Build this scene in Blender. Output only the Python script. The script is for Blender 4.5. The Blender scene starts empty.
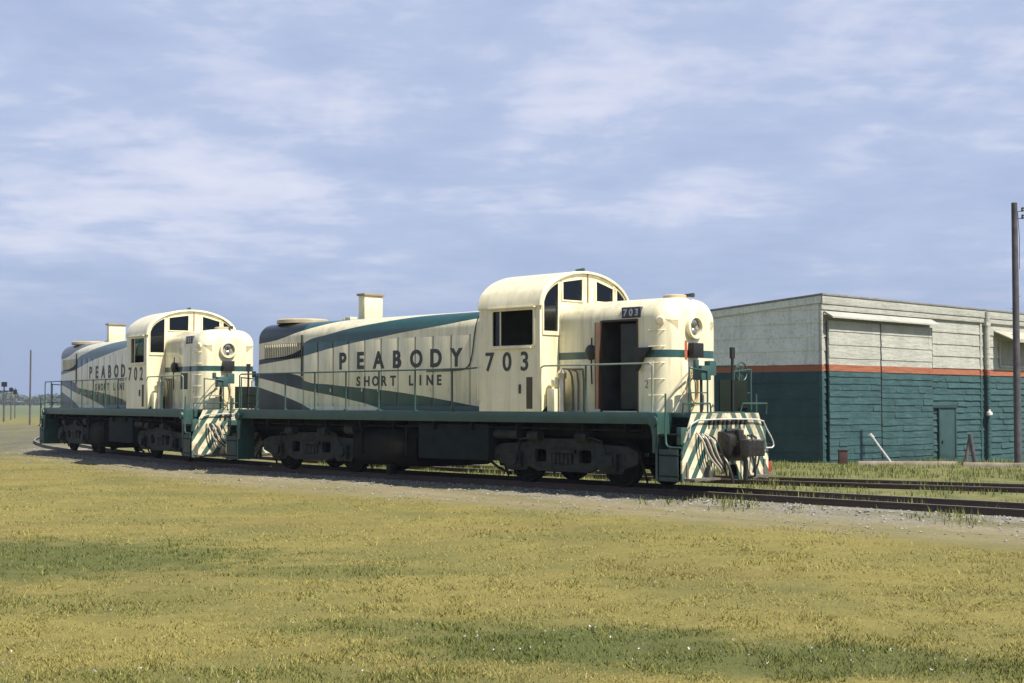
import bpy, bmesh, math, random
import numpy as np
from mathutils import Vector, Matrix, Quaternion, noise
random.seed(7); rng = np.random.default_rng(7)
sc = bpy.context.scene
COL = sc.collection
R = math.radians

# ------------------------------------------------------------ camera, sky, sun, exposure
GZ = 0.28                                   # height of the rail head over the ground
cd = bpy.data.cameras.new('camera'); cam = bpy.data.objects.new('camera', cd); COL.objects.link(cam)
cam.location = (0, 0, 1.81 + GZ); cam.rotation_euler = (R(90 + 2.44), 0, 0)
cd.sensor_width = 36; cd.lens = 36 * 1420 / 1024; cd.clip_start = 0.1; cd.clip_end = 8000
sc.camera = cam

YAW = R(45.42)
TD = Vector((math.cos(YAW), -math.sin(YAW), 0))      # direction the front engine points
ND = Vector((-math.sin(YAW), -math.cos(YAW), 0))     # its side towards the camera
az = R(5)
sh = (TD * math.cos(az) - ND * math.sin(az)).normalized()
EL = R(54)
S = Vector((sh.x * math.cos(EL), sh.y * math.cos(EL), math.sin(EL)))
sl = bpy.data.lights.new('sun', 'SUN'); sl.energy = 5.0; sl.angle = R(0.6); sl.color = (1.0, 0.93, 0.82)
so = bpy.data.objects.new('sun', sl); COL.objects.link(so)
so.rotation_euler = S.to_track_quat('Z', 'Y').to_euler(); so.location = (20, -20, 60)

W = bpy.data.worlds.new('World'); sc.world = W; W.use_nodes = True
nt = W.node_tree; nt.nodes.clear(); L = nt.links.new
def wn(t, **k):
    n = nt.nodes.new(t)
    for a, b in k.items(): setattr(n, a, b)
    return n
out = wn('ShaderNodeOutputWorld'); b1 = wn('ShaderNodeBackground'); b2 = wn('ShaderNodeBackground'); mixs = wn('ShaderNodeMixShader')
sky = wn('ShaderNodeTexSky', sky_type='NISHITA', sun_disc=False)
sky.sun_elevation = EL; sky.sun_rotation = math.atan2(S.x, S.y); sky.air_density = 1.0; sky.dust_density = 0.6; sky.ozone_density = 2.5
b1.inputs['Strength'].default_value = 0.10
L(sky.outputs[0], b1.inputs['Color'])
tc = wn('ShaderNodeTexCoord'); sep = wn('ShaderNodeSeparateXYZ'); L(tc.outputs['Generated'], sep.inputs[0])
def wm(op, a, b=None, c=None):
    n = wn('ShaderNodeMath', operation=op)
    for i, x in enumerate((a, b, c)):
        if x is None: continue
        if isinstance(x, (int, float)): n.inputs[i].default_value = x
        else: L(x, n.inputs[i])
    return n.outputs[0]
z = wm('MAXIMUM', sep.outputs[2], 0.0)
den = wm('ADD', z, 0.13)
cx = wm('DIVIDE', sep.outputs[0], den); cy = wm('DIVIDE', sep.outputs[1], den)
comb = wn('ShaderNodeCombineXYZ'); L(cx, comb.inputs[0]); L(cy, comb.inputs[1])
def wnoise(scale, detail, rough, off, sx=1, sy=1):
    mp = wn('ShaderNodeMapping'); mp.inputs['Location'].default_value = off; mp.inputs['Scale'].default_value = (sx, sy, 1)
    L(comb.outputs[0], mp.inputs['Vector'])
    n = wn('ShaderNodeTexNoise'); n.inputs['Scale'].default_value = scale; n.inputs['Detail'].default_value = detail; n.inputs['Roughness'].default_value = rough
    n.inputs['Distortion'].default_value = 0.35
    L(mp.outputs[0], n.inputs['Vector']); return n.outputs['Fac']
na = wnoise(0.85, 7, 0.52, (7.4, 2.9, 0), 1.0, 0.9)
nb = wnoise(2.4, 8, 0.54, (11.3, 4.2, 2), 1.25, 0.8)
ncx = wnoise(6.5, 8, 0.58, (1.3, 8.2, 5), 0.8, 1.1)
cov = wm('ADD', wm('ADD', wm('MULTIPLY', na, 0.42), wm('MULTIPLY', nb, 0.36)), wm('MULTIPLY', ncx, 0.22))
mr = wn('ShaderNodeMapRange'); mr.inputs['From Min'].default_value = 0.35; mr.inputs['From Max'].default_value = 0.66
mr.interpolation_type = 'SMOOTHSTEP'; L(cov, mr.inputs['Value'])
cr = wn('ShaderNodeValToRGB'); L(mr.outputs[0], cr.inputs[0])
e = cr.color_ramp.elements
e[0].position = 0.0; e[0].color = (0.375, 0.455, 0.665, 1)
e[1].position = 1.0; e[1].color = (0.70, 0.72, 0.855, 1)
x = e.new(0.5); x.color = (0.455, 0.53, 0.735, 1)
# towards the horizon the clouds merge into an even blue bank
bank = wn('ShaderNodeMapRange'); bank.interpolation_type = 'SMOOTHSTEP'; L(sep.outputs[2], bank.inputs['Value'])
bank.inputs['From Min'].default_value = 0.02; bank.inputs['From Max'].default_value = 0.125
mc = wn('ShaderNodeMix', data_type='RGBA'); L(bank.outputs[0], mc.inputs[0])
mc.inputs[6].default_value = (0.285, 0.375, 0.595, 1); L(cr.outputs[0], mc.inputs[7])
L(mc.outputs[2], b2.inputs['Color']); b2.inputs['Strength'].default_value = 0.74
# the cloud deck thins out overhead
thin = wn('ShaderNodeMapRange'); thin.interpolation_type = 'SMOOTHSTEP'; L(sep.outputs[2], thin.inputs['Value'])
thin.inputs['From Min'].default_value = 0.28; thin.inputs['From Max'].default_value = 0.62; thin.inputs['To Min'].default_value = 0.93; thin.inputs['To Max'].default_value = 0.12
L(thin.outputs[0], mixs.inputs[0])
L(b1.outputs[0], mixs.inputs[1]); L(b2.outputs[0], mixs.inputs[2]); L(mixs.outputs[0], out.inputs[0])

vs = sc.view_settings; vs.view_transform = 'Standard'; vs.look = 'None'; vs.exposure = 0.55; vs.gamma = 1.0; vs.use_curve_mapping = False

# ------------------------------------------------------------ materials
MATS = {}
def mat(name, col, rough=0.6, metal=0.0, var=0.12, scale=3.0, dirt=None, dirt_amt=0.0, dirt_scale=1.2, bump=0.0, bump_scale=30.0, spec=0.5, coat=0.0):
    if name in MATS: return MATS[name]
    m = bpy.data.materials.new(name); m.use_nodes = True; t = m.node_tree; n = t.nodes; bs = n['Principled BSDF']
    bs.inputs['Roughness'].default_value = rough; bs.inputs['Metallic'].default_value = metal
    bs.inputs['Specular IOR Level'].default_value = spec; bs.inputs['Coat Weight'].default_value = coat
    tcn = n.new('ShaderNodeTexCoord')
    nz = n.new('ShaderNodeTexNoise'); nz.inputs['Scale'].default_value = scale; nz.inputs['Detail'].default_value = 6; t.links.new(tcn.outputs['Object'], nz.inputs['Vector'])
    r = n.new('ShaderNodeValToRGB'); t.links.new(nz.outputs['Fac'], r.inputs[0])
    c = col
    r.color_ramp.elements[0].position = 0.3; r.color_ramp.elements[1].position = 0.7
    r.color_ramp.elements[0].color = (c[0]*(1-var), c[1]*(1-var), c[2]*(1-var), 1)
    r.color_ramp.elements[1].color = (min(1, c[0]*(1+var)), min(1, c[1]*(1+var)), min(1, c[2]*(1+var)), 1)
    last = r.outputs[0]
    if dirt:
        nd = n.new('ShaderNodeTexNoise'); nd.inputs['Scale'].default_value = dirt_scale; nd.inputs['Detail'].default_value = 9; nd.inputs['Roughness'].default_value = 0.68
        t.links.new(tcn.outputs['Object'], nd.inputs['Vector'])
        mm = n.new('ShaderNodeMapRange'); mm.inputs['From Min'].default_value = 0.47; mm.inputs['From Max'].default_value = 0.72; mm.inputs['To Max'].default_value = dirt_amt
        t.links.new(nd.outputs['Fac'], mm.inputs['Value'])
        mx = n.new('ShaderNodeMix'); mx.data_type = 'RGBA'; t.links.new(mm.outputs[0], mx.inputs[0]); t.links.new(last, mx.inputs[6]); mx.inputs[7].default_value = (*dirt, 1)
        last = mx.outputs[2]
    t.links.new(last, bs.inputs['Base Color'])
    if bump:
        nb_ = n.new('ShaderNodeTexNoise'); nb_.inputs['Scale'].default_value = bump_scale; nb_.inputs['Detail'].default_value = 5; t.links.new(tcn.outputs['Object'], nb_.inputs['Vector'])
        bp = n.new('ShaderNodeBump'); bp.inputs['Strength'].default_value = bump; bp.inputs['Distance'].default_value = 0.02
        t.links.new(nb_.outputs['Fac'], bp.inputs['Height']); t.links.new(bp.outputs[0], bs.inputs['Normal'])
    m['col_socket'] = 1
    MATS[name] = m; return m

CREAM = (0.80, 0.735, 0.50); TEAL = (0.028, 0.078, 0.066)
cream = mat('cream_paint', CREAM, 0.42, var=0.05, dirt=(0.34, 0.28, 0.15), dirt_amt=0.18, dirt_scale=1.6, bump=0.06, bump_scale=3, coat=0.3)
teal = mat('teal_paint', TEAL, 0.45, var=0.18, dirt=(0.07, 0.075, 0.05), dirt_amt=0.5, dirt_scale=2.5)
steel_dark = mat('dark_running_gear', (0.008, 0.0105, 0.0095), 0.85, spec=0.15, var=0.4, scale=5, dirt=(0.026, 0.023, 0.018), dirt_amt=0.5, dirt_scale=4, bump=0.2)
tank_mat = mat('tank_black', (0.007, 0.007, 0.0065), 0.8, spec=0.12, var=0.3, dirt=(0.03, 0.027, 0.02), dirt_amt=0.5)
box_teal = mat('grimy_teal', (0.010, 0.018, 0.018), 0.8, spec=0.15, var=0.3, dirt=(0.02, 0.02, 0.015), dirt_amt=0.5)
tread = mat('wheel_steel', (0.25, 0.22, 0.2), 0.35, metal=0.8)
rust = mat('rust_steel', (0.085, 0.045, 0.028), 0.75, var=0.35, scale=8)
railtop = mat('rail_steel', (0.12, 0.09, 0.07), 0.55, metal=0.4, var=0.3, scale=6)
black = mat('black_paint', (0.012, 0.012, 0.013), 0.5)
letter = mat('lettering_dark', (0.035, 0.045, 0.042), 0.5, var=0.3, scale=8)
letter_light = mat('lettering_pale', (0.45, 0.45, 0.48), 0.5)
rubber = mat('rubber_hose', (0.02, 0.02, 0.02), 0.32)
hose_pale = mat('pale_hose', (0.42, 0.38, 0.30), 0.5)
interior = mat('cab_interior', (0.05, 0.055, 0.045), 0.8, var=0.3)
orange = mat('door_edge_brown', (0.07, 0.038, 0.022), 0.6)
red = mat('red_paint', (0.42, 0.05, 0.025), 0.5)
greydoor = mat('dull_green_door', (0.022, 0.028, 0.022), 0.6, var=0.3)
chrome = mat('lamp_metal', (0.5, 0.48, 0.42), 0.25, metal=1.0)
lens_mat = mat('lamp_lens', (0.30, 0.29, 0.25), 0.12, var=0.4, scale=14)
wood = mat('weathered_timber', (0.12, 0.10, 0.085), 0.85, var=0.35, scale=6, bump=0.4)
sleeper_m = mat('creosoted_timber', (0.06, 0.048, 0.04), 0.9, var=0.4, scale=5, bump=0.4)
polem = mat('pole_timber', (0.075, 0.068, 0.075), 0.85, var=0.35, scale=4, bump=0.3)
whitep = mat('worn_white_paint', (0.60, 0.59, 0.56), 0.6, var=0.2, scale=7, dirt=(0.25, 0.22, 0.18), dirt_amt=0.5)
brown = mat('brown_rusty_box', (0.05, 0.022, 0.018), 0.8)
paleplank = mat('pale_plank', (0.36, 0.30, 0.24), 0.8, var=0.3)

def glass_mat():
    m = bpy.data.materials.new('window_glass'); m.use_nodes = True; t = m.node_tree; t.nodes.clear()
    o = t.nodes.new('ShaderNodeOutputMaterial'); a = t.nodes.new('ShaderNodeBsdfTransparent'); g = t.nodes.new('ShaderNodeBsdfGlossy'); mx = t.nodes.new('ShaderNodeMixShader'); f = t.nodes.new('ShaderNodeFresnel')
    a.inputs[0].default_value = (0.42, 0.50, 0.46, 1); g.inputs['Roughness'].default_value = 0.03; g.inputs[0].default_value = (0.9, 0.95, 1, 1); f.inputs[0].default_value = 1.5
    t.links.new(f.outputs[0], mx.inputs[0]); t.links.new(a.outputs[0], mx.inputs[1]); t.links.new(g.outputs[0], mx.inputs[2]); t.links.new(mx.outputs[0], o.inputs[0])
    return m
glass = glass_mat()

class G:
    """small node-graph helper"""
    def __init__(s, name, rough=0.5, coat=0.0):
        s.m = bpy.data.materials.new(name); s.m.use_nodes = True; s.t = s.m.node_tree; s.bs = s.t.nodes['Principled BSDF']
        s.bs.inputs['Roughness'].default_value = rough; s.bs.inputs['Coat Weight'].default_value = coat
        s.tc = s.t.nodes.new('ShaderNodeTexCoord'); s.obj = s.tc.outputs['Object']
    def n(s, ty, **k):
        x = s.t.nodes.new(ty)
        for a, b in k.items(): setattr(x, a, b)
        return x
    def l(s, a, b): s.t.links.new(a, b)
    def math(s, op, a, b=None, c=None, clamp=False):
        x = s.n('ShaderNodeMath', operation=op); x.use_clamp = clamp
        for i, v in enumerate((a, b, c)):
            if v is None: continue
            if isinstance(v, (int, float)): x.inputs[i].default_value = v
            else: s.l(v, x.inputs[i])
        return x.outputs[0]
    def xyz(s, v=None):
        x = s.n('ShaderNodeSeparateXYZ'); s.l(v or s.obj, x.inputs[0]); return x.outputs
    def noise(s, scale, detail=5, rough=0.5, vec=None, sc3=None, dist=0.0):
        x = s.n('ShaderNodeTexNoise'); x.inputs['Scale'].default_value = scale; x.inputs['Detail'].default_value = detail; x.inputs['Roughness'].default_value = rough; x.inputs['Distortion'].default_value = dist
        v = vec or s.obj
        if sc3:
            mp = s.n('ShaderNodeMapping'); mp.inputs['Scale'].default_value = sc3; s.l(v, mp.inputs['Vector']); v = mp.outputs[0]
        s.l(v, x.inputs['Vector']); return x.outputs['Fac']
    def rng(s, v, a, b, c=0.0, d=1.0, smooth=False):
        x = s.n('ShaderNodeMapRange'); s.l(v, x.inputs['Value'])
        if smooth: x.interpolation_type = 'SMOOTHSTEP'
        for k, q in zip(('From Min', 'From Max', 'To Min', 'To Max'), (a, b, c, d)): x.inputs[k].default_value = q
        return x.outputs[0]
    def mix(s, f, a, b):
        x = s.n('ShaderNodeMix', data_type='RGBA')
        for i, v in ((0, f), (6, a), (7, b)):
            if isinstance(v, tuple): x.inputs[i].default_value = (*v, 1) if len(v) == 3 else v
            elif isinstance(v, (int, float)): x.inputs[i].default_value = v
            else: s.l(v, x.inputs[i])
        return x.outputs[2]
    def curve(s, v, pts, lo, hi, zlo=1.0, zhi=5.2):
        """piecewise-linear curve through (u, z) points"""
        mr_ = s.rng(v, lo, hi)
        c = s.n('ShaderNodeFloatCurve'); c.inputs['Factor'].default_value = 1; s.l(mr_, c.inputs['Value'])
        cv = c.mapping.curves[0]; P = [((u - lo) / (hi - lo), (zz - zlo) / (zhi - zlo)) for u, zz in pts]
        while len(cv.points) > 2: cv.points.remove(cv.points[1])
        cv.points[0].location = P[0]; cv.points[1].location = P[-1]
        for q in P[1:-1]: cv.points.new(*q)
        for q in cv.points: q.handle_type = 'VECTOR' if len(P) < 3 else 'AUTO'
        c.mapping.update()
        return s.rng(c.outputs[0], 0, 1, zlo, zhi)
    def bump(s, h, strength=0.3, dist=0.02):
        b = s.n('ShaderNodeBump'); b.inputs['Strength'].default_value = strength; b.inputs['Distance'].default_value = dist; s.l(h, b.inputs['Height']); s.l(b.outputs[0], s.bs.inputs['Normal'])

def cream_tex(g, amt=0.62):
    a = g.noise(2.5, 6); base = g.mix(g.rng(a, 0.3, 0.7), tuple(c * 0.95 for c in CREAM), tuple(c * 1.05 for c in CREAM))
    streak = g.noise(1.0, 8, 0.7, sc3=(5.0, 5.0, 0.5)); base = g.mix(g.rng(streak, 0.46, 0.78, 0, amt), base, (0.24, 0.21, 0.12))
    return base
def teal_tex(g):
    a = g.noise(3.0, 6); return g.mix(g.rng(a, 0.3, 0.7), (0.016, 0.064, 0.060), (0.028, 0.086, 0.080))

def long_hood_mat():
    g = G('long_hood_livery', 0.30, 0.22); X, Y, Z = g.xyz()
    s_ = g.math('ADD', Z, g.math('MAXIMUM', g.math('SUBTRACT', 0.9, g.math('ABSOLUTE', Y)), 0.0))
    lo, hi = -7.9, 2.4
    wob = g.math('MULTIPLY', g.math('SUBTRACT', g.noise(3, 2), 0.5), 0.012); s_ = g.math('ADD', s_, wob)
    la = g.curve(X, [(-7.9, 2.80), (-7.5, 2.84), (-5.4, 3.03), (-4.1, 3.22), (-1.58, 3.50), (0.4, 3.69), (1.42, 3.84), (2.4, 3.98)], lo, hi)
    ua = g.curve(X, [(-7.9, 2.95), (-7.5, 2.98), (-5.4, 3.22), (-5.2, 3.42), (-4.12, 3.61), (-3.3, 3.76), (-2.16, 3.95), (-0.39, 4.24), (1.1, 4.30), (2.4, 4.3)], lo, hi)
    ub = g.curve(X, [(-7.9, 3.36), (-7.5, 3.42), (-6.37, 3.54), (-5.49, 3.75), (-4.71, 3.98), (-3.84, 4.27), (-2.5, 4.62), (-1.2, 5.1), (2.4, 5.19)], lo, hi)
    uc = g.curve(X, [(-7.9, 2.64), (-7.5, 2.61), (-5.4, 2.50), (-5.2, 2.38), (-4.1, 2.27), (-2.02, 2.12), (-0.48, 1.97), (1.5, 1.72), (2.4, 1.6)], lo, hi)
    lc = g.curve(X, [(-7.9, 2.54), (-7.5, 2.50), (-5.29, 2.14), (-3.63, 1.93), (-1.9, 1.60), (-1.0, 1.2), (2.4, 1.1)], lo, hi)
    ud = g.curve(X, [(-7.9, 2.36), (-7.5, 2.26), (-5.42, 1.78), (-4.6, 1.5), (-3, 1.2), (2.4, 1.1)], lo, hi)
    gt = lambda a, b: g.math('GREATER_THAN', a, b)
    A = g.math('MULTIPLY', gt(s_, la), gt(ua, s_)); B = gt(s_, ub); C = g.math('MULTIPLY', gt(s_, lc), gt(uc, s_)); D = gt(ud, s_)
    f = g.math('ADD', g.math('ADD', A, B), g.math('ADD', C, D), clamp=True)
    tl_ = g.mix(g.math('LESS_THAN', X, -5.33), teal_tex(g), (0.009, 0.014, 0.011))
    cr_ = cream_tex(g); soot = g.math('MULTIPLY', g.rng(g.math('ABSOLUTE', g.math('ADD', X, 3.6)), 0.2, 1.6, 1, 0), g.math('MULTIPLY', g.rng(s_, 3.9, 4.7), g.rng(g.noise(2.2, 6, .6), .35, .65))); cr_ = g.mix(g.math('MULTIPLY', soot, .55), cr_, (0.10, 0.08, 0.06))
    g.l(g.mix(f, cr_, tl_), g.bs.inputs['Base Color']); g.bump(g.noise(2.5, 3), 0.12, 0.04)
    return g.m
def short_hood_mat():
    g = G('short_hood_livery', 0.32, 0.35); X, Y, Z = g.xyz()
    f = g.math('MULTIPLY', g.math('GREATER_THAN', Z, 2.74), g.math('LESS_THAN', Z, 2.90))
    g.l(g.mix(f, cream_tex(g), teal_tex(g)), g.bs.inputs['Base Color']); g.bump(g.noise(2.5, 3), 0.08, 0.03)
    return g.m
def pilot_mat():
    g = G('pilot_stripes', 0.45); X, Y, Z = g.xyz()
    v = g.math('ADD', Z, g.math('MULTIPLY', g.math('ABSOLUTE', Y), 1.45))
    fr = g.math('FRACT', g.math('DIVIDE', v, 0.50))
    f = g.math('GREATER_THAN', fr, 0.52)
    base = g.mix(f, cream_tex(g), (0.03, 0.10, 0.085))
    d = g.rng(g.noise(3.5, 8, 0.72), 0.42, 0.68, 0, 0.85)
    g.l(g.mix(d, base, (0.16, 0.14, 0.10)), g.bs.inputs['Base Color'])
    return g.m
LH, SH, PM = long_hood_mat(), short_hood_mat(), pilot_mat()
def plain_cream():
    g = G('cream_body', 0.40, 0.25); c = cream_tex(g, 0.42); sp = g.rng(g.noise(7, 8, .75), .60, .72, 0, .5)
    g.l(g.mix(sp, c, (0.30, 0.20, 0.10)), g.bs.inputs['Base Color']); g.bump(g.noise(2.2, 3), .12, .03); return g.m
cream = plain_cream()
frame_m = mat('truck_casting', (0.017, 0.022, 0.020), 0.7, var=0.5, scale=6, spec=0.25, dirt=(0.06, 0.052, 0.04), dirt_amt=0.6, dirt_scale=4, bump=0.4, bump_scale=12)

# ------------------------------------------------------------ mesh helpers
class MB:
    def __init__(s): s.v = []; s.f = []
    def add(s, vs_, fs):
        o = len(s.v); s.v += [tuple(p) for p in vs_]; s.f += [tuple(i + o for i in f) for f in fs]; return s
    def box(s, x0, x1, y0, y1, z0, z1, M=None):
        p = [Vector((x, y, z)) for x in (x0, x1) for y in (y0, y1) for z in (z0, z1)]
        if M: p = [M @ q for q in p]
        return s.add(p, [(0, 1, 3, 2), (4, 6, 7, 5), (0, 4, 5, 1), (2, 3, 7, 6), (0, 2, 6, 4), (1, 5, 7, 3)])
    def cyl(s, a, b, r0, r1=None, n=16, caps=True):
        a = Vector(a); b = Vector(b); r1 = r0 if r1 is None else r1; d = (b - a).normalized()
        u = d.orthogonal().normalized(); w = d.cross(u); vs_ = []
        for p, r in ((a, r0), (b, r1)):
            for k in range(n):
                t = 2 * math.pi * k / n; vs_.append(p + (u * math.cos(t) + w * math.sin(t)) * r)
        fs = [(k, (k + 1) % n, n + (k + 1) % n, n + k) for k in range(n)]
        if caps: fs += [tuple(range(n - 1, -1, -1)), tuple(range(n, 2 * n))]
        return s.add(vs_, fs)
    def tube(s, pts, r, n=8, smooth=0):
        pts = [Vector(p) for p in pts]
        for _ in range(smooth):
            q = [pts[0]]
            for a, b in zip(pts, pts[1:]): q += [a * .75 + b * .25, a * .25 + b * .75]
            pts = q + [pts[-1]]
        d0 = (pts[1] - pts[0]).normalized(); u = d0.orthogonal().normalized(); rings = []
        for i, p in enumerate(pts):
            d = (pts[min(i + 1, len(pts) - 1)] - pts[max(i - 1, 0)]).normalized()
            u = (u - d * u.dot(d)).normalized(); w = d.cross(u)
            rings.append([p + (u * math.cos(2 * math.pi * k / n) + w * math.sin(2 * math.pi * k / n)) * r for k in range(n)])
        vs_ = [q for g_ in rings for q in g_]; fs = []
        for i in range(len(rings) - 1):
            for k in range(n): fs.append((i * n + k, i * n + (k + 1) % n, (i + 1) * n + (k + 1) % n, (i + 1) * n + k))
        fs += [tuple(range(n - 1, -1, -1)), tuple(range((len(rings) - 1) * n, len(rings) * n))]
        return s.add(vs_, fs)
    def prism(s, poly, y0, y1):      # polygon in x,z extruded along y
        n = len(poly); vs_ = [(x, y0, z_) for x, z_ in poly] + [(x, y1, z_) for x, z_ in poly]
        return s.add(vs_, [tuple(range(n)), tuple(range(2 * n - 1, n - 1, -1))] + [(k, k + n, (k + 1) % n + n, (k + 1) % n) for k in range(n)])
    def lathe(s, prof, a, axis, n=24):   # prof [(dist along axis, radius)]
        a = Vector(a); d = Vector(axis).normalized(); u = d.orthogonal().normalized(); w = d.cross(u); vs_ = []; fs = []
        for h, r in prof:
            for k in range(n):
                t = 2 * math.pi * k / n; vs_.append(a + d * h + (u * math.cos(t) + w * math.sin(t)) * r)
        for i in range(len(prof) - 1):
            for k in range(n): fs.append((i * n + k, i * n + (k + 1) % n, (i + 1) * n + (k + 1) % n, (i + 1) * n + k))
        fs += [tuple(range(n - 1, -1, -1)), tuple(range((len(prof) - 1) * n, len(prof) * n))]
        return s.add(vs_, fs)
    def each(s, name, m, parent=None, bevel=0.0, smooth=True):
        """every separate piece becomes an object of its own"""
        par = list(range(len(s.v)))
        def fd(i):
            while par[i] != i: par[i] = par[par[i]]; i = par[i]
            return i
        for f in s.f:
            for k in f[1:]: par[fd(k)] = fd(f[0])
        gr = {}
        for f in s.f: gr.setdefault(fd(f[0]), []).append(f)
        for fs in gr.values():
            idx = sorted({i for f in fs for i in f}); mp = {j: i for i, j in enumerate(idx)}
            q = MB(); q.v = [s.v[i] for i in idx]; q.f = [tuple(mp[i] for i in f) for f in fs]; q.obj(name, m, parent, bevel, smooth)
    def mesh(s, name, bevel=0.0, smooth=True):
        me = bpy.data.meshes.new(name); me.from_pydata(s.v, [], s.f)
        bm = bmesh.new(); bm.from_mesh(me); bmesh.ops.remove_doubles(bm, verts=bm.verts, dist=1e-5); bmesh.ops.recalc_face_normals(bm, faces=bm.faces)
        if bevel:
            es = [e_ for e_ in bm.edges if len(e_.link_faces) == 2 and e_.calc_face_angle(0) > R(40)]
            bmesh.ops.bevel(bm, geom=es, offset=bevel, segments=2, affect='EDGES', profile=0.6, clamp_overlap=True)
        bm.to_mesh(me); bm.free()
        if smooth:
            me.shade_smooth(); me.set_sharp_from_angle(angle=R(35))
        return me
    def obj(s, name, m, parent=None, bevel=0.0, smooth=True):
        return link(name, s.mesh(name, bevel, smooth), m, parent)

def link(name, me, m, parent=None):
    if m and not me.materials: me.materials.append(m)
    o = bpy.data.objects.new(name, me); COL.objects.link(o); o.parent = parent; return o
def tag(o, label=None, cat=None, group=None, kind=None):
    for k, v_ in (('label', label), ('category', cat), ('group', group), ('kind', kind)):
        if v_: o[k] = v_
    return o
def empty(name, loc=(0, 0, 0), rz=0, parent=None):
    o = bpy.data.objects.new(name, None); COL.objects.link(o); o.location = loc; o.rotation_euler = (0, 0, rz); o.parent = parent; o.empty_display_size = .3; return o
def copy_tree(o, parent=None):
    c = o.copy(); COL.objects.link(c); c.parent = parent
    for ch in list(o.children): copy_tree(ch, c)
    return c

def curve_mesh(name, outer, holes, thick, fn, bev=0.0):
    """flat plate with holes: outlines in 2D, thickness along c; fn maps (a,b,c) to a point"""
    cu = bpy.data.curves.new(name, 'CURVE'); cu.dimensions = '2D'; cu.fill_mode = 'BOTH'; cu.extrude = thick / 2; cu.bevel_depth = bev
    for poly in [outer] + holes:
        sp = cu.splines.new('POLY'); sp.points.add(len(poly) - 1); sp.use_cyclic_u = True
        for p, q in zip(sp.points, poly): p.co = (q[0], q[1], 0, 1)
    o = bpy.data.objects.new(name, cu); COL.objects.link(o); bpy.context.view_layer.update()
    me = bpy.data.meshes.new_from_object(o.evaluated_get(bpy.context.evaluated_depsgraph_get()))
    bpy.data.objects.remove(o); bpy.data.curves.remove(cu)
    for v_ in me.vertices: v_.co = fn(*v_.co)
    me.materials.clear()
    bm = bmesh.new(); bm.from_mesh(me); bmesh.ops.remove_doubles(bm, verts=bm.verts, dist=1e-5); bmesh.ops.recalc_face_normals(bm, faces=bm.faces); bm.to_mesh(me); bm.free()
    return me
def rrect(a0, a1, b0, b1, r=0.05, n=4):
    pts = []
    for cx_, cy_, t0 in ((a1 - r, b1 - r, 0), (a0 + r, b1 - r, 90), (a0 + r, b0 + r, 180), (a1 - r, b0 + r, 270)):
        for k in range(n + 1):
            t = R(t0 + 90 * k / n); pts.append((cx_ + r * math.cos(t), cy_ + r * math.sin(t)))
    return pts
def text_mesh(txt, x0, x1, z0, h, y, bold=0.02, fn=None, weight_depth=0.004):
    """letters spread evenly between x0 and x1, cap height h, on the plane y facing -y"""
    cu = bpy.data.curves.new('t', 'FONT'); cu.body = 'H'
    outv = []; outf = []
    chars = list(txt); meshes = []
    for c in chars:
        if c == ' ': meshes.append(None); continue
        cu.body = c; cu.size = 1; cu.offset = bold; cu.extrude = weight_depth
        o = bpy.data.objects.new('t', cu); COL.objects.link(o); bpy.context.view_layer.update()
        me = bpy.data.meshes.new_from_object(o.evaluated_get(bpy.context.evaluated_depsgraph_get())); bpy.data.objects.remove(o)
        v_ = np.array([p.co[:] for p in me.vertices]); f_ = [tuple(p.vertices) for p in me.polygons]; meshes.append((v_, f_)); bpy.data.meshes.remove(me)
    n = len(chars); hh = max(m_[0][:, 1].max() - m_[0][:, 1].min() for m_ in meshes if m_)
    for i, m_ in enumerate(meshes):
        if not m_: continue
        v_, f_ = m_; xc = x0 + (x1 - x0) * (i + .5) / n
        sc_ = h / (v_[:, 1].max() - v_[:, 1].min()); wc = (v_[:, 0].max() + v_[:, 0].min()) / 2; b0 = v_[:, 1].min()
        o0 = len(outv)
        for p in v_:
            q = (xc + (p[0] - wc) * sc_, y - p[2], z0 + (p[1] - b0) * sc_)
            outv.append(fn(*q) if fn else q)
        outf += [tuple(k + o0 for k in f) for f in f_]
    q = MB(); q.v = outv; q.f = outf; return q
def words(name, kind, q, m, parent):
    e_ = empty(name, (0, 0, 0), 0, parent); q.each(kind, m, e_, smooth=False); return e_

# ------------------------------------------------------------ track geometry
C0 = Vector((-1.281, 35.175, 0))
S0 = -1.5; KAP = R(10.6) / 15.6
def heading(s): return YAW + (max(0.0, S0 - s) * KAP if s > -60 else (S0 + 60) * KAP)
_ds = 0.25; CL = {}
def build_cl():
    p = C0 + TD * S0; CL[round(S0 / _ds)] = p.copy(); s = S0
    while s > -110:
        h = heading(s - _ds / 2); p = p - Vector((math.cos(h), -math.sin(h), 0)) * _ds; s -= _ds; CL[round(s / _ds)] = p.copy()
build_cl()
def cpt(s):
    if s >= S0: return C0 + TD * s
    i = s / _ds; a = math.floor(i); f = i - a; return CL[a] * (1 - f) + CL[a + 1] * f
def cdir(s): h = heading(s); return Vector((math.cos(h), -math.sin(h), 0))
def cfar(s): h = heading(s); return Vector((math.sin(h), math.cos(h), 0))   # away from the camera
def off2(s):
    return 3.7 + 0.27 * 0.5 * ((s - 3) + math.sqrt((s - 3) ** 2 + 4)) if s > -60 else 3.7
def tpt(s, track): return cpt(s) + (cfar(s) * off2(s) if track == 2 else Vector((0, 0, 0)))

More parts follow.
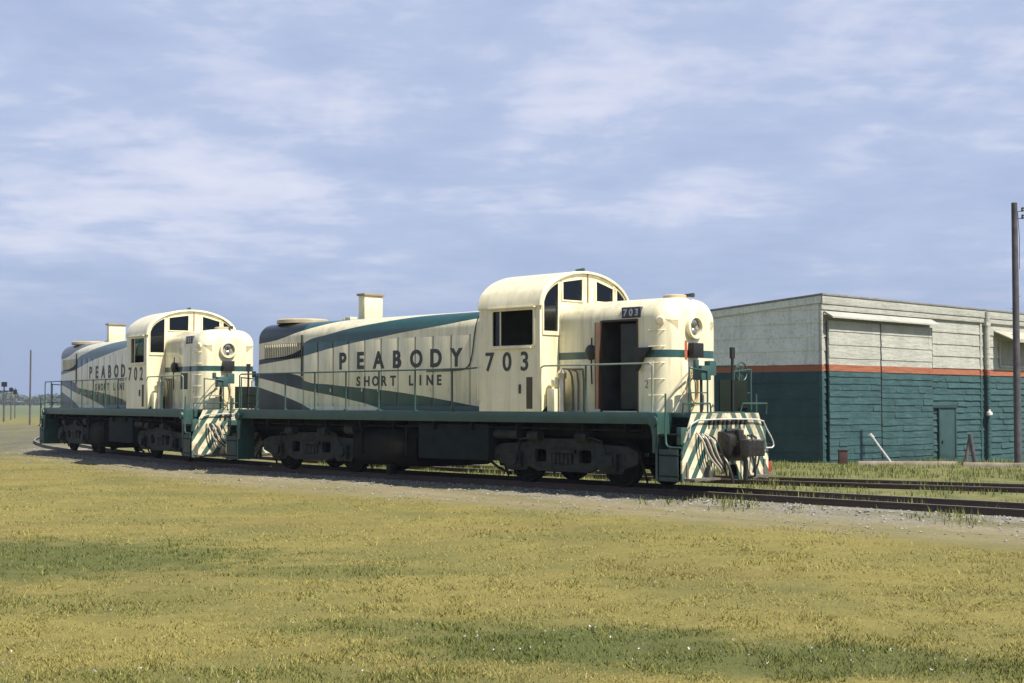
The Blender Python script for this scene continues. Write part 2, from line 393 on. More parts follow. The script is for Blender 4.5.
# ------------------------------------------------------------ ground
def sstep(x, a, b):
    t = np.clip((x - a) / (b - a), 0, 1); return t * t * (3 - 2 * t)
def gheight(x, y):
    return -0.046 * np.clip(y - 49.2, 0, 14) * sstep(x, 7.0, 11.5)
def axis_steps(lo, hi, fine, far):
    a = list(np.arange(lo, hi + 1e-6, fine)); st = fine; x = hi
    while x < far: st *= 1.35; x += st; a.append(x)
    st = fine; x = lo
    while x > -far: st *= 1.35; x -= st; a.insert(0, x)
    return np.array(a)
gx = axis_steps(-45, 32, 0.6, 3500); gy = axis_steps(4, 80, 0.6, 3500)
XX, YY = np.meshgrid(gx, gy); ZZ = gheight(XX, YY)
ss = np.arange(-100, 40, 0.5); cp = np.array([cpt(s)[:2] for s in ss]); cf = np.array([cfar(s)[:2] for s in ss])
c2 = np.array([tpt(s, 2)[:2] for s in ss])
def sdist(px, py, pts):
    sh_ = px.shape; q = np.stack([px.ravel(), py.ravel()], 1); outd = np.zeros(len(q))
    for i in range(0, len(q), 4000):
        d = q[i:i + 4000, None, :] - pts[None]; dd = (d ** 2).sum(2); k = dd.argmin(1)
        sg = (d[np.arange(len(k)), k] * cf[k]).sum(1)
        outd[i:i + 4000] = np.sqrt(dd[np.arange(len(k)), k]) * np.sign(sg)
    return outd.reshape(sh_)
TDI = np.clip(sdist(XX, YY, cp), -60, 60); TD2 = np.clip(sdist(XX, YY, c2), -60, 60)
ZZ = ZZ + .148 * np.clip((2.3 - np.minimum(np.abs(TDI), np.abs(TD2))) / .8, 0, 1)
nx, ny = len(gx), len(gy)
me = bpy.data.meshes.new('ground'); me.from_pydata(np.stack([XX.ravel(), YY.ravel(), ZZ.ravel()], 1).tolist(), [],
    [(j * nx + i, j * nx + i + 1, (j + 1) * nx + i + 1, (j + 1) * nx + i) for j in range(ny - 1) for i in range(nx - 1)])
TS = (XX - C0.x) * TD.x + (YY - C0.y) * TD.y
for nm, arr in (('td', TDI), ('td2', TD2), ('ts', TS)):
    at = me.attributes.new(nm, 'FLOAT', 'POINT'); at.data.foreach_set('value', arr.ravel().astype(np.float32))
me.shade_smooth()
STRAW = (0.30, 0.235, 0.062); GREEN = (0.085, 0.125, 0.032)
PATCH = [(-7.4, 19.0, 4.2, 2.6, .95), (-5.3, 18.6, 1.6, 1.2, .6), (-2.2, 17.6, 1.6, .8, .5), (0.6, 12.3, 1.6, 1.0, 1.0), (2.2, 11.6, 1.6, .8, .9), (-1.0, 13.2, 1.5, .6, .45), (3.6, 11.1, 1.0, .5, .6), (-4.6, 14.8, 1.8, 1.0, .35), (-5.2, 11.0, 1.5, .8, .3), (-2.0, 10.6, 2.2, .7, .3)]
def ground_mat():
    g = G('ground_surface', 0.95); g.bs.inputs['Specular IOR Level'].default_value = 0.15
    X, Y, Z = g.xyz()
    a = g.n('ShaderNodeAttribute', attribute_name='td').outputs['Fac']; a2 = g.n('ShaderNodeAttribute', attribute_name='td2').outputs['Fac']
    n1 = g.noise(0.35, 6, 0.6); n2 = g.noise(2.2, 6, 0.65); n3 = g.noise(14, 6, 0.7); n4 = g.noise(60, 3, 0.6)
    straw = g.mix(g.rng(n2, 0.3, 0.7), (0.235, 0.202, 0.06), (0.315, 0.268, 0.082))
    straw = g.mix(g.rng(n1, 0.42, 0.68, 0, 0.75), straw, (0.125, 0.14, 0.048)); straw = g.mix(g.rng(g.noise(.16, 4, .6), .5, .68, 0, .5), straw, (0.20, 0.145, 0.055))
    straw = g.mix(g.rng(n3, 0.35, 0.7, 0.45, 0.0), straw, (0.13, 0.11, 0.04))
    # green patches
    pf = None
    for (px, py, rx, ry, amt) in PATCH:
        dx = g.math('DIVIDE', g.math('SUBTRACT', X, px), rx); dy = g.math('DIVIDE', g.math('SUBTRACT', Y, py), ry)
        d = g.math('ADD', g.math('MULTIPLY', dx, dx), g.math('MULTIPLY', dy, dy)); d = g.math('ADD', d, g.math('MULTIPLY', g.math('SUBTRACT', n2, 0.5), 2.6))
        v = g.rng(d, 0.3, 1.5, amt, 0.0, True); pf = v if pf is None else g.math('MAXIMUM', pf, v)
    lawn = g.mix(pf, straw, g.mix(n3, (0.075, 0.09, 0.026), (0.135, 0.145, 0.048)))
    dirt = g.mix(g.rng(n3, 0.3, 0.7), (0.23, 0.195, 0.12), (0.37, 0.32, 0.21)); dirt = g.mix(g.rng(n4, 0.35, 0.65, 0.5, 0), dirt, (0.19, 0.16, 0.11))
    ball = g.mix(g.rng(n3, 0.35, 0.65), (0.23, 0.21, 0.17), (0.40, 0.37, 0.32)); ball = g.mix(g.rng(n4, 0.4, 0.6, 0.6, 0), ball, (0.11, 0.10, 0.08)); ball = g.mix(g.rng(n2, .48, .6, 0, .5), ball, (0.17, 0.175, 0.07)); ball = g.mix(g.rng(X, 4, -6, 0, .75), ball, dirt)
    weeds = g.mix(g.rng(n2, 0.35, 0.65), (0.10, 0.125, 0.035), (0.22, 0.20, 0.075))
    ats = g.n('ShaderNodeAttribute', attribute_name='ts').outputs['Fac']
    cmb = g.n('ShaderNodeCombineXYZ'); g.l(g.math('MULTIPLY', ats, .16), cmb.inputs[0]); g.l(g.math('MULTIPLY', a, 1.3), cmb.inputs[1])
    nt_ = g.noise(1.6, 6, .62, vec=cmb.outputs[0])
    dirt = g.mix(g.rng(nt_, .42, .6), dirt, g.mix(n3, (0.17, 0.155, 0.075), (0.25, 0.225, 0.12)))
    ball = g.mix(g.rng(nt_, .48, .62, 0, .8), ball, g.mix(n3, (0.10, 0.105, 0.045), (0.20, 0.19, 0.09)))
    # strips parallel to the rails, with a ragged edge
    j = g.math('ADD', g.math('MULTIPLY', g.math('SUBTRACT', n2, 0.5), 2.0), g.math('MULTIPLY', g.math('SUBTRACT', n1, 0.5), 3.0))
    aj = g.math('ADD', a, j)
    left = g.rng(X, -7, -15, 0, -2.2); ag = g.math('ADD', aj, left)
    f_dirt = g.rng(g.math('ADD', ag, g.math('MULTIPLY', g.math('SUBTRACT', nt_, .5), 3.0)), -5.0, -3.0, 0, 1, True)
    col = g.mix(f_dirt, lawn, g.mix(g.rng(n1, 0.4, 0.65, 0, .5), dirt, straw))
    col = g.mix(g.rng(g.math('ADD', a, g.math('MULTIPLY', j, .4)), -2.4, -1.7, 0, 1, True), col, ball)
    beyond = g.math('MULTIPLY', g.rng(aj, 1.5, 2.2), g.rng(g.math('ABSOLUTE', g.math('ADD', a2, j)), 1.0, 1.6))
    col = g.mix(g.math('MULTIPLY', g.rng(aj, 1.2, 2.0), 0.9), col, weeds)
    b2f = g.math('MULTIPLY', g.rng(g.math('ABSOLUTE', g.math('ADD', a2, g.math('MULTIPLY', j, .5))), 0.6, 1.3, 0.7, 0.0), g.rng(n2, .4, .6))
    col = g.mix(b2f, col, ball)
    # far yard at the left: bare cinders and pale gravel beyond the engines
    yard = g.math('MULTIPLY', g.rng(X, -17, -22), g.math('MULTIPLY', g.rng(Y, 47, 53), g.rng(Y, 150, 120)))
    col = g.mix(g.math('MULTIPLY', yard, g.rng(n1, .3, .55, .3, 1)), col, g.mix(n2, (0.085, 0.09, 0.05), (0.17, 0.165, 0.12)))
    far = g.rng(Y, 120, 260, 0, 1); col = g.mix(far, col, g.mix(n1, (0.09, 0.12, 0.065), (0.14, 0.16, 0.085)))
    g.l(col, g.bs.inputs['Base Color']); g.bump(g.math('ADD', n3, g.math('MULTIPLY', n4, .5)), 0.7, 0.06)
    return g.m
gmat = ground_mat()
ground = link('ground', me, gmat); tag(ground, kind='structure')

# ------------------------------------------------------------ rails and sleepers
RAILP = [(-.065, -.17), (.065, -.17), (.065, -.158), (.012, -.135), (.012, -.045), (.036, -.035), (.036, -.004), (.030, 0), (-.030, 0), (-.036, -.004), (-.036, -.035), (-.012, -.045), (-.012, -.135), (-.065, -.158)]
def rail_mat():
    g = G('rail_iron', 0.6); nrm = g.n('ShaderNodeNewGeometry').outputs['Normal']; nz = g.xyz(nrm)[2]; top = g.math('GREATER_THAN', nz, 0.975)
    g.l(g.mix(top, g.mix(g.noise(6, 5), (0.03, 0.02, 0.014), (0.08, 0.05, 0.035)), g.mix(g.noise(1.5, 5), (0.14, 0.12, 0.10), (0.42, 0.40, 0.38))), g.bs.inputs['Base Color'])
    return g.m
railtop = rail_mat()
def bedh(t1, t2): return .14 * np.clip((2.3 - np.minimum(np.abs(t1), np.abs(t2))) / .8, 0, 1)
def build_track(track, s0, s1, spacing, zr):
    t = empty('railway_track', tpt((s0 + s1) / 2, track)); tag(t, kind='structure')
    org = Vector(t.location)
    for side in (-1, 1):
        mb = MB(); n = len(RAILP); st = np.arange(s0, s1 + .01, 1.0); vs_ = []
        for s in st:
            p = tpt(s, track); d = (tpt(s + .2, track) - tpt(s - .2, track)).normalized(); f = Vector((-d.y, d.x, 0))
            if f.dot(cfar(s)) < 0: f = -f
            for a, b in RAILP: q = p + f * (side * .7535 + a) - org; vs_.append((q.x, q.y, zr + b))
        fs = [(i * n + k, i * n + (k + 1) % n, (i + 1) * n + (k + 1) % n, (i + 1) * n + k) for i in range(len(st) - 1) for k in range(n)]
        fs += [tuple(range(n)), tuple(range((len(st) - 1) * n, len(st) * n))]
        mb.add(vs_, fs); mb.obj('rail', railtop, t)
    base = MB().box(-.12, .12, -1.25, 1.25, -.17, 0).mesh('sleeper', 0.012)
    base.materials.append(sleeper_m)
    st = [s for s in np.arange(s0, s1, spacing)]
    keep = sorted(st, key=lambda s: (tpt(s, track)).length)[:98]; rest = [s for s in st if s not in keep]
    def place(s):
        p = tpt(s, track); d = (tpt(s + .2, track) - tpt(s - .2, track)).normalized()
        return Matrix.Translation(Vector((p.x, p.y, zr - .172 + random.uniform(-.012, .004))) - org) @ Matrix.Rotation(math.atan2(d.y, d.x) + random.uniform(-.03, .03), 4, 'Z') @ Matrix.Translation((0, random.uniform(-.06, .06), 0))
    for s in keep:
        o = bpy.data.objects.new('sleeper', base); COL.objects.link(o); o.parent = t; o.matrix_local = place(s)
    if rest:
        mb = MB()
        for s in rest: mb.box(-.12, .12, -1.25, 1.25, -.17, 0, place(s))
        o = mb.obj('sleeper', sleeper_m, t); o['kind'] = 'stuff'
build_track(1, -95, 34, .55, GZ)
build_track(2, -16, 34, .60, GZ - .02)

# ------------------------------------------------------------ locomotive
HW = 0.90
def hprof(inset=0.0, zb=1.6, zt=4.02, zlines=()):
    """half-profile of a hood from the near bottom edge over the top to the far bottom edge"""
    w = HW - inset; top = zt - inset; a = max(.5 - inset * .4, .12); b = max(.42 - inset * .2, .12)
    zs = top - .03 - b
    P = [(w, zz) for zz in [zb] + list(zlines) + [zs]]
    for k in range(1, 13):
        t = R(90 * k / 12); P.append((w - a + a * math.cos(t), zs + b * math.sin(t)))
    P.append((max(w - a, .05) * .5, top - .006)); P.append((0, top))
    return [(-y, zz) for y, zz in P] + [(y, zz) for y, zz in reversed(P[:-1])]
def loft(stations, skip=lambda u, k: False, cap0=False, cap1=False):
    vs_ = []; fs = []; n = len(stations[0][1])
    for u, pr in stations:
        vs_ += [(u, y, z_) for y, z_ in pr]
    for i in range(len(stations) - 1):
        for k in range(n - 1):
            um = (stations[i][0] + stations[i + 1][0]) / 2
            if not skip(um, k): fs.append((i * n + k, i * n + k + 1, (i + 1) * n + k + 1, (i + 1) * n + k))
    if cap0: fs.append(tuple(range(n)))
    if cap1: fs.append(tuple(range((len(stations) - 1) * n, len(stations) * n)))
    return vs_, fs
def arch(v, w=1.5, base=3.93, rise=.81): return base + rise * math.sqrt(max(0, 1 - (v / w) ** 2))

def make_truck(parent, u0, flip=1):
    tr = empty('truck', (u0, 0, 0), 0, parent)
    # side frames
    for sd in (-1, 1):
        yo = sd * 1.10
        outer = [(-2.15, .52), (-2.15, .76), (-1.9, .86), (-1.15, .90), (-.85, 1.00), (.85, 1.00), (1.15, .90), (1.9, .86), (2.15, .76), (2.15, .52), (1.78, .40), (1.72, .30), (1.12, .30), (1.05, .40), (.75, .30), (-.75, .30), (-1.05, .40), (-1.12, .30), (-1.72, .30), (-1.78, .40)]
        holes = [rrect(-.34, .34, .44, .70, .06), rrect(-.86, -.48, .48, .78, .08), rrect(.48, .86, .48, .78, .08)]
        me_ = curve_mesh('side_frame', outer, holes, .10, lambda a, b, c, yo=yo: (a, yo + c, b), .012)
        link('side_frame', me_, frame_m, tr)
        mb = MB()
        for x in (-1.42, 1.42):
            mb.box(x - .21, x + .21, yo + sd * .055, yo + sd * .16, .36, .70); mb.cyl((x, yo + sd * .16, .53), (x, yo + sd * .21, .53), .13, n=16)
            mb.box(x - .16, x + .16, yo + sd * .21, yo + sd * .225, .45, .66)
        mb.each('journal_box', frame_m, tr, .008)
        mb = MB()
        for k in range(5):
            x = -.24 + k * .12; mb.box(x - .045, x + .045, yo + sd * -.04, yo + sd * .08, .46, .68)
        mb.box(-.40, .40, yo + sd * .055, yo + sd * .13, .70, .78)
        mb.obj('spring', frame_m, tr, .006)
        mb = MB()
        for x in (-.72, .72):
            mb.cyl((x - .16, yo + sd * .17, 1.06), (x + .16, yo + sd * .17, 1.06), .115, n=16); mb.tube([(x + .16, yo + sd * .17, 1.06), (x + .5 * (1 if x > 0 else -1) + .0, yo + sd * .15, .98), (x + .62 * (1 if x > 0 else -1), yo + sd * .1, .62)], .022)
        mb.each('brake_cylinder', frame_m, tr)
        mb = MB()
        for x in (-2.02, 2.02): mb.tube([(x, yo, .8), (x * 1.04, yo * .85, .5), (x * 1.03, sd * .76, .12)], .025, smooth=1)
        mb.each('sand_pipe', frame_m, tr)
    MB().box(-.3, .3, -1.05, 1.05, .62, .92).box(-1.7, 1.7, -.25, .25, .45, .62).cyl((0, 0, .9), (0, 0, 1.12), .4).obj('bolster', steel_dark, tr, .01)
    for x in (-1.42, 1.42):
        for sd in (-1, 1):
            w = MB().lathe([(0, .06), (0, .12), (.03, .13), (.035, .40), (0, .43), (0, .503), (.105, .508), (.11, .535), (.135, .535), (.14, .42), (.10, .38), (.11, .12), (.14, .10)], (x, sd * .835, .508), (0, -sd, 0), 40)
            w.obj('wheel', steel_dark, tr)
        MB().cyl((x, -1.1, .508), (x, 1.1, .508), .09).obj('axle', steel_dark, tr)
    return tr

coupler_m = mat('oily_casting', (0.020, 0.018, 0.015), 0.38, var=.5, scale=9, spec=.6, dirt=(0.03, 0.027, 0.022), dirt_amt=.5, dirt_scale=5, bump=.8, bump_scale=14)
def make_end(root, sgn):
    """pilot, steps, coupler and hoses at one end; sgn=+1 front, -1 rear"""
    X = lambda u: sgn * u
    outer = [(-1.46, .20), (-1.46, .80), (-1.30, 1.18), (-1.12, 1.575), (1.12, 1.575), (1.30, 1.18), (1.46, .80), (1.46, .20), (.42, .20), (.36, .52), (-.36, .52), (-.42, .20)]
    me_ = curve_mesh('pilot', outer, [], .03, lambda a, b, c: (X(8.12) + c, a, b), .004)
    link('pilot', me_, PM, root)
    # coupler
    cp_ = MB().prism([(X(8.14), .60), (X(8.40), .60), (X(8.46), .72), (X(8.46), 1.12), (X(8.34), 1.18), (X(8.14), 1.22)], -.31, .27)
    c_ = cp_.obj('coupler', coupler_m, root, .035)
    MB().box(X(8.46), X(8.50), -.30, .26, .66, .74).box(X(8.40), X(8.52), -.08, .08, 1.02, 1.24).cyl((X(8.3), -.24, 1.22), (X(8.3), .20, 1.22), .045).each('lock_block', coupler_m, c_, .01)
    MB().tube([(X(8.62), -.06, .74), (X(8.66), -.04, .55), (X(8.60), .0, .34), (X(8.60), .03, .20)], .05, smooth=1).obj('lift_chain', coupler_m, c_)
    MB().box(X(8.30), X(8.62), -.12, .12, .74, 1.0).obj('shank', coupler_m, c_, .02)
    kn = [(8.58, -.16), (8.60, .17), (8.70, .24), (8.90, .23), (8.93, .15), (8.80, .08), (8.76, -.02), (8.83, -.10), (8.92, -.20), (8.86, -.27), (8.70, -.26)]
    me_ = curve_mesh('knuckle', [(X(a), b) for a, b in kn], [], .30, lambda a, b, c: (a, b, .88 + c), .02); link('knuckle', me_, coupler_m, c_)
    # end platform framing: buffer beam box below deck
    MB().box(X(7.98), X(8.10), -1.44, 1.44, .95, 1.30).obj('buffer_beam', teal, root, .01)
    # footboards
    for sd in (-1, 1):
        MB().box(X(8.14), X(8.40), sd * .55, sd * 1.40, .24, .28).box(X(8.135), X(8.16), sd * .62, sd * .68, .28, .60).box(X(8.135), X(8.16), sd * 1.28, sd * 1.34, .28, .60).obj('footboard', wood, root)
    # corner steps
    for sd in (-1, 1):
        st = MB()
        for zz in (.30, .72, 1.13): st.box(X(7.56), X(8.06), sd * 1.10, sd * 1.50, zz, zz + .035)
        st.each('step', box_teal, root, .006)
        MB().prism([(X(7.48), 1.57), (X(7.53), 1.57), (X(7.53), .22), (X(7.48), .22)], sd * .95, sd * 1.50).obj('step_side', teal, root)
        MB().box(X(7.57), X(8.05), sd * 1.47, sd * 1.495, .22, .86).obj('step_riser', mat('worn_dark_teal', (0.020, 0.050, 0.044), .6, var=.3, dirt=(0.03, 0.03, 0.02), dirt_amt=.6), root, .006)
        MB().box(X(7.55), X(8.06), sd * 1.02, sd * 1.05, .25, 1.50).obj('step_back', steel_dark, root)
        # bracket and rounded casting at deck corner
        MB().prism([(X(7.34), 1.36), (X(7.50), 1.36), (X(7.56), 1.05), (X(7.50), .78), (X(7.40), .78), (X(7.40), 1.1)], sd * 1.42, sd * 1.50).cyl((X(7.44), sd * 1.5, 1.42), (X(7.44), sd * 1.57, 1.42), .11, n=20).obj('jacking_pad', teal, root, .006)
        # vertical grab rail curving round the step
        MB().tube([(X(7.78), sd * 1.54, 1.98), (X(7.78), sd * 1.55, 1.00), (X(7.86), sd * 1.55, .90), (X(8.16), sd * 1.52, .90)], .02, smooth=1).obj('grab_rail', teal, root)
        # grab rail on the platform edge
        MB().tube([(X(8.12), sd * 1.42, 1.56), (X(8.14), sd * 1.42, 1.78), (X(8.14), sd * .55, 1.78), (X(8.12), sd * .50, 1.60)], .018).obj('grab_rail', teal, root)
    # uncoupling rod across the pilot
    MB().tube([(X(8.18), -1.28, 1.1), (X(8.2), -1.26, 1.44), (X(8.2), -.3, 1.46), (X(8.2), .3, 1.46), (X(8.2), 1.20, 1.44), (X(8.18), 1.30, 1.30), (X(8.22), 1.52, 1.0), (X(8.22), 1.56, .84), (X(8.2), 1.3, .84)], .015, smooth=1).obj('uncoupling_rod', whitep, root)
    # hoses
    for k in range(5):
        y0 = -1.02 + k * .085
        MB().tube([(X(8.16), y0 * 1.0, 1.20 - .02 * k), (X(8.30), y0 * .98, 1.05), (X(8.34), y0 * .86 + .02, .70), (X(8.34), y0 * .55 + .10, .42), (X(8.28), y0 * .30 - .12, .36)], .022, smooth=2).obj('air_hose', rubber if k % 2 else hose_pale, root)
    MB().tube([(X(8.2), -.42, .78), (X(8.42), -.40, .66), (X(8.56), -.40, .34), (X(8.58), -.38, .16)], .028, smooth=2).obj('air_hose', rubber, root)
    MB().tube([(X(8.2), .50, .86), (X(8.40), .50, .80), (X(8.46), .54, .48), (X(8.44), .56, .26)], .026, smooth=2).obj('air_hose', rubber, root)
    for (ya, yb, zb) in ((.72, .60, .34), (.86, .70, .40), (-.55, -.30, .30), (.30, .38, .30)):
        MB().tube([(X(8.14), ya, 1.12), (X(8.32), ya, 1.04), (X(8.40), (ya + yb) / 2, .62), (X(8.36), yb, zb)], .02, smooth=2).obj('air_hose', rubber, root)
    b = MB()
    for k in range(9): b.box(X(8.135), X(8.20), -.62 + k * .15, -.56 + k * .15, 1.34, 1.44)
    b.each('hose_bracket', black, root)

def make_loco(num, open_door=True):
    root = empty('diesel_locomotive')
    # ---- frame and running board
    fr = MB().box(-7.5, 7.5, -1.50, 1.50, 1.36, 1.598)
    fr.box(-8.10, -7.5, -1.05, 1.05, 1.34, 1.59); fr.box(7.5, 8.10, -1.05, 1.05, 1.34, 1.59)
    fr.obj('running_board', teal, root, .008)
    MB().box(-7.3, 7.3, -.95, .95, 1.05, 1.36).box(-7.9, 7.9, -.45, .45, .72, 1.3).each('underframe', steel_dark, root, .01)
    # ---- long hood
    zl = ()
    st = []; r = .24
    for k in range(8): t = R(90 * k / 7); st.append((-7.55 + r * (1 - math.sin(t)), hprof(r * (1 - math.cos(t)))))
    st = sorted(st, key=lambda q: q[0]); 
    st += [(-6.0, hprof()), (-3.0, hprof()), (0, hprof()), (2.235, hprof())]
    v_, f_ = loft(st, cap0=True)
    lh = MB().add(v_, f_).obj('long_hood', LH, root)
    # doors: thin raised panels down both sides
    for sd in (-1, 1):
        mb = MB(); x = -5.25
        while x < 2.0:
            mb.box(x, x + .60, sd * HW, sd * (HW + .012), 1.72, 3.40); x += .66
        mb.each('access_door', LH, lh, .004)
        gp = MB(); x = -5.29
        while x < 2.05: gp.box(x + .006, x + .034, sd * HW, sd * (HW + .004), 1.70, 3.42); x += .66
        gp.each('door_seam', mat('seam_shadow_paint', (0.12, 0.11, 0.08), .7), lh)
        hb = MB(); x = -5.25 + .52
        while x < 2.0:
            hb.box(x, x + .03, sd * (HW + .012), sd * (HW + .03), 2.08, 2.16); x += .66
        hb.each('latch', cream, lh)
        # radiator shutters: upright slats in a frame
        sl_ = MB(); x = -7.05
        while x < -5.42:
            sl_.box(x, x + .026, sd * (HW - .0), sd * (HW + .03), 3.0, 3.40); x += .085
        sl_.obj('radiator_shutters', LH, lh)
        MB().box(-7.1, -5.40, sd * (HW - .01), sd * (HW + .004), 2.99, 3.41).obj('shutter_recess', black, lh)
        MB().box(-5.36, -5.31, sd * HW, sd * (HW + .03), 2.5, 3.62).obj('seam_strip', letter, lh)
        lo_ = MB(); 
        for k in range(16): lo_.box(-5.15 + k * .085, -5.10 + k * .085, sd * (HW + .012), sd * (HW + .022), 1.78, 2.0)
        lo_.obj('low_louvers', LH, lh)
    MB().tube([(-.2, -.94, 2.56), (1.05, -.94, 2.56), (1.32, -.94, 2.64), (1.44, -.94, 2.9), (1.52, -.93, 3.55), (1.56, -.80, 3.90)], .014, smooth=2).obj('conduit', letter, lh)
    MB().lathe([(0, .72), (.09, .72), (.12, .68), (.12, .60), (.06, .58)], (-6.55, 0, 4.0), (0, 0, 1), 40).obj('fan_shroud', mat('sooty_tan', (0.45, 0.38, 0.24), .6, var=.2), lh)
    fb = MB().cyl((-6.55, 0, 4.05), (-6.55, 0, 4.13), .12)
    for k in range(6):
        M_ = Matrix.Translation((-6.55, 0, 4.09)) @ Matrix.Rotation(R(60 * k), 4, 'Z') @ Matrix.Rotation(R(25), 4, 'X'); fb.box(.1, .56, -.08, .08, -.005, .005, M_)
    fb.obj('fan', black, lh)
    # exhaust stack: transverse box with lip
    stk = MB().box(-3.66, -3.40, -.31, .31, 3.98, 4.62)
    so_ = stk.obj('exhaust_stack', cream, root, .02)
    MB().box(-3.70, -3.36, -.345, .345, 4.62, 4.68).obj('rim', mat('sooty_cream', (0.28, 0.23, 0.15), .8), so_, .008)
    MB().box(-3.64, -3.42, -.29, .29, 4.675, 4.683).obj('opening', black, so_)
    MB().box(-4.5, -4.25, -.12, .12, 4.0, 4.10).cyl((-4.9, .2, 4.0), (-4.9, .2, 4.12), .06).each('roof_vent', cream, root, .01)
    MB().box(2.0, 2.235, -.93, -.90, 1.7, 3.5).obj('sand_filler_panel', cream, lh, .01)
    # ---- lettering
    y = -HW - .016
    words('company_name', 'letter', text_mesh('PEABODY', -3.90, 1.22, 2.655, .445, y, .038), letter, root)
    words('line_name', 'letter', text_mesh('SHORT LINE', -3.06, .42, 2.215, .255, y, .030), letter, root)
    # mirrored side carries the same words
    rot = lambda X_, Y_, Z_: (-X_ - 2.64, -Y_, Z_)
    words('company_name', 'letter', text_mesh('PEABODY', -3.98, 1.34, 2.62, .50, y, .022, fn=rot), letter, root)
    words('line_name', 'letter', text_mesh('SHORT LINE', -3.10, .44, 2.24, .255, y, .016, fn=rot), letter, root)
    # ---- cab
    cab = empty('cab', (0, 0, 0), 0, root)
    win = rrect(2.70, 4.05, 3.05, 3.87, .05)
    for sd in (-1, 1):
        me_ = curve_mesh('side_wall', [(2.28, 1.6), (4.22, 1.6), (4.22, 3.93), (2.28, 3.93)], [win], .05, lambda a, b, c, sd=sd: (a, sd * 1.475 + c, b)); link('side_wall', me_, cream, cab)
        link('lining', curve_mesh('lining', [(2.33, 1.66), (4.16, 1.66), (4.16, 3.90), (2.33, 3.90)], [rrect(2.68, 4.07, 3.03, 3.88, .05)], .01, lambda a, b, c, sd=sd: (a, sd * 1.440 + c, b)), interior, cab)
        wf = empty('side_window', (0, 0, 0), 0, root)
        me_ = curve_mesh('frame', rrect(2.67, 4.08, 3.02, 3.90, .06), [rrect(2.73, 4.02, 3.07, 3.85, .04)], .03, lambda a, b, c, sd=sd: (a, sd * 1.508 + c, b)); link('frame', me_, cream, wf)
        MB().box(2.92, 2.95, sd * 1.47, sd * 1.45, 3.06, 3.85).each('sash', cream, wf)
        MB().box(2.71, 2.92, sd * 1.462, sd * 1.458, 3.06, 3.85).obj('pane', glass, wf)
        MB().box(2.62, 4.12, sd * 1.50, sd * 1.60, 3.895, 3.92).obj('drip_strip', cream, wf, .004)
        MB().box(2.74, 3.98, sd * 1.50, sd * 1.56, 3.00, 3.03).obj('armrest', cream, wf, .004)
        MB().box(3.80, 3.99, sd * 1.499, sd * 1.504, 1.66, 2.36).obj('step_recess', mat('recess_brown', (0.09, 0.07, 0.04), .8), cab)
        MB().box(3.58, 3.63, sd * 1.50, sd * 1.53, 2.0, 2.2).obj('latch', letter, cab)
        MB().tube([(2.30, sd * 1.5, 2.62), (2.30, sd * 1.56, 2.60), (2.30, sd * 1.56, 1.85), (2.30, sd * 1.5, 1.83)], .014).obj('grab_iron', cream, cab)
        words('road_number', 'digit', text_mesh(num, 2.36, 4.02, 2.50, .43, -1.506, .018, fn=(None if sd < 0 else (lambda X_, Y_, Z_: (6.46 - X_, -Y_, Z_)))), letter, root)
    N = 28
    arc = [(-1.5 + 3 * k / N) for k in range(N + 1)]
    arc = [1.5 * math.sin(math.pi * (k / N - .5)) for k in range(N + 1)]
    def endwall(u, holes, nm):
        outer = [(-1.45, 1.6), (1.45, 1.6)] + [(v * .965, arch(v) - .03) for v in reversed(arc)]
        return link(nm, curve_mesh(nm, outer, holes, .04, lambda a, b, c: (u + c, a, b)), cream, cab)
    def quarter(s_):
        pts = [(s_ * .92, 3.33), (s_ * 1.41, 3.33)]
        for k in range(10):
            v = 1.41 - (1.41 - .92) * k / 9; pts.append((s_ * v, 3.96 + .72 * math.sqrt(max(0, 1 - (v / 1.42) ** 2)) - .03))
        return pts
    # note +v towards the camera is -y
    h1 = [(-.80, 4.08), (-.12, 4.08), (-.12, 4.60), (-.80, 4.50)]; h2 = [(.31, 4.10), (1.02, 4.10), (1.02, 4.40), (.31, 4.58)]
    q1, q2 = quarter(-1), quarter(1)
    endwall(4.20, [h1, h2, q1, q2], 'front_wall'); endwall(2.30, [q1, q2], 'rear_wall')
    for u in (4.20, 2.30):
        for poly in ([h1, h2, q1, q2] if u > 3 else [q1, q2]):
            wf = empty('end_window', (0, 0, 0), 0, root)
            cxm = sum(p[0] for p in poly) / len(poly); czm = sum(p[1] for p in poly) / len(poly)
            inner = [(cxm + (a - cxm) * .93, czm + (b - czm) * .94) for a, b in poly]; outr = [(cxm + (a - cxm) * 1.05, czm + (b - czm) * 1.05) for a, b in poly]
            link('frame', curve_mesh('frame', outr, [inner], .03, lambda a, b, c, u=u: (u + (.03 if u > 3 else -.03) + c, a, b)), cream, wf)
            link('pane', curve_mesh('pane', inner, [], .006, lambda a, b, c, u=u: (u + c, a, b)), glass, wf)
    # roof shell
    st = []
    for u, d in ((2.23, .03), (2.26, 0), (2.6, 0), (3.9, 0), (4.24, 0), (4.28, .03)):
        st.append((u, [(v * (1 + (.035 - d) / 1.5), arch(v) + (.035 - d) * (1 if abs(v) < 1.45 else 0) + .0) for v in arc]))
    v_, f_ = loft(st)
    inner_ = [(u, [(v * .97, arch(v) - .02) for v in arc]) for u in (2.23, 4.28)]
    v2, f2 = loft(inner_)
    rb = MB().add(v_, f_).add(v2, f2)
    n_ = len(arc)
    for (ia, ib) in ((0, len(v_)), ((len(st) - 1) * n_, len(v_) + n_)):
        for k in range(n_ - 1): rb.f.append((ia + k, ia + k + 1, ib + k + 1, ib + k))
    for k in (0, n_ - 1):
        rb.f.append(tuple([i * n_ + k for i in range(len(st))] + [len(v_) + n_ + k, len(v_) + k]))
    rb.obj('roof', cream, cab)
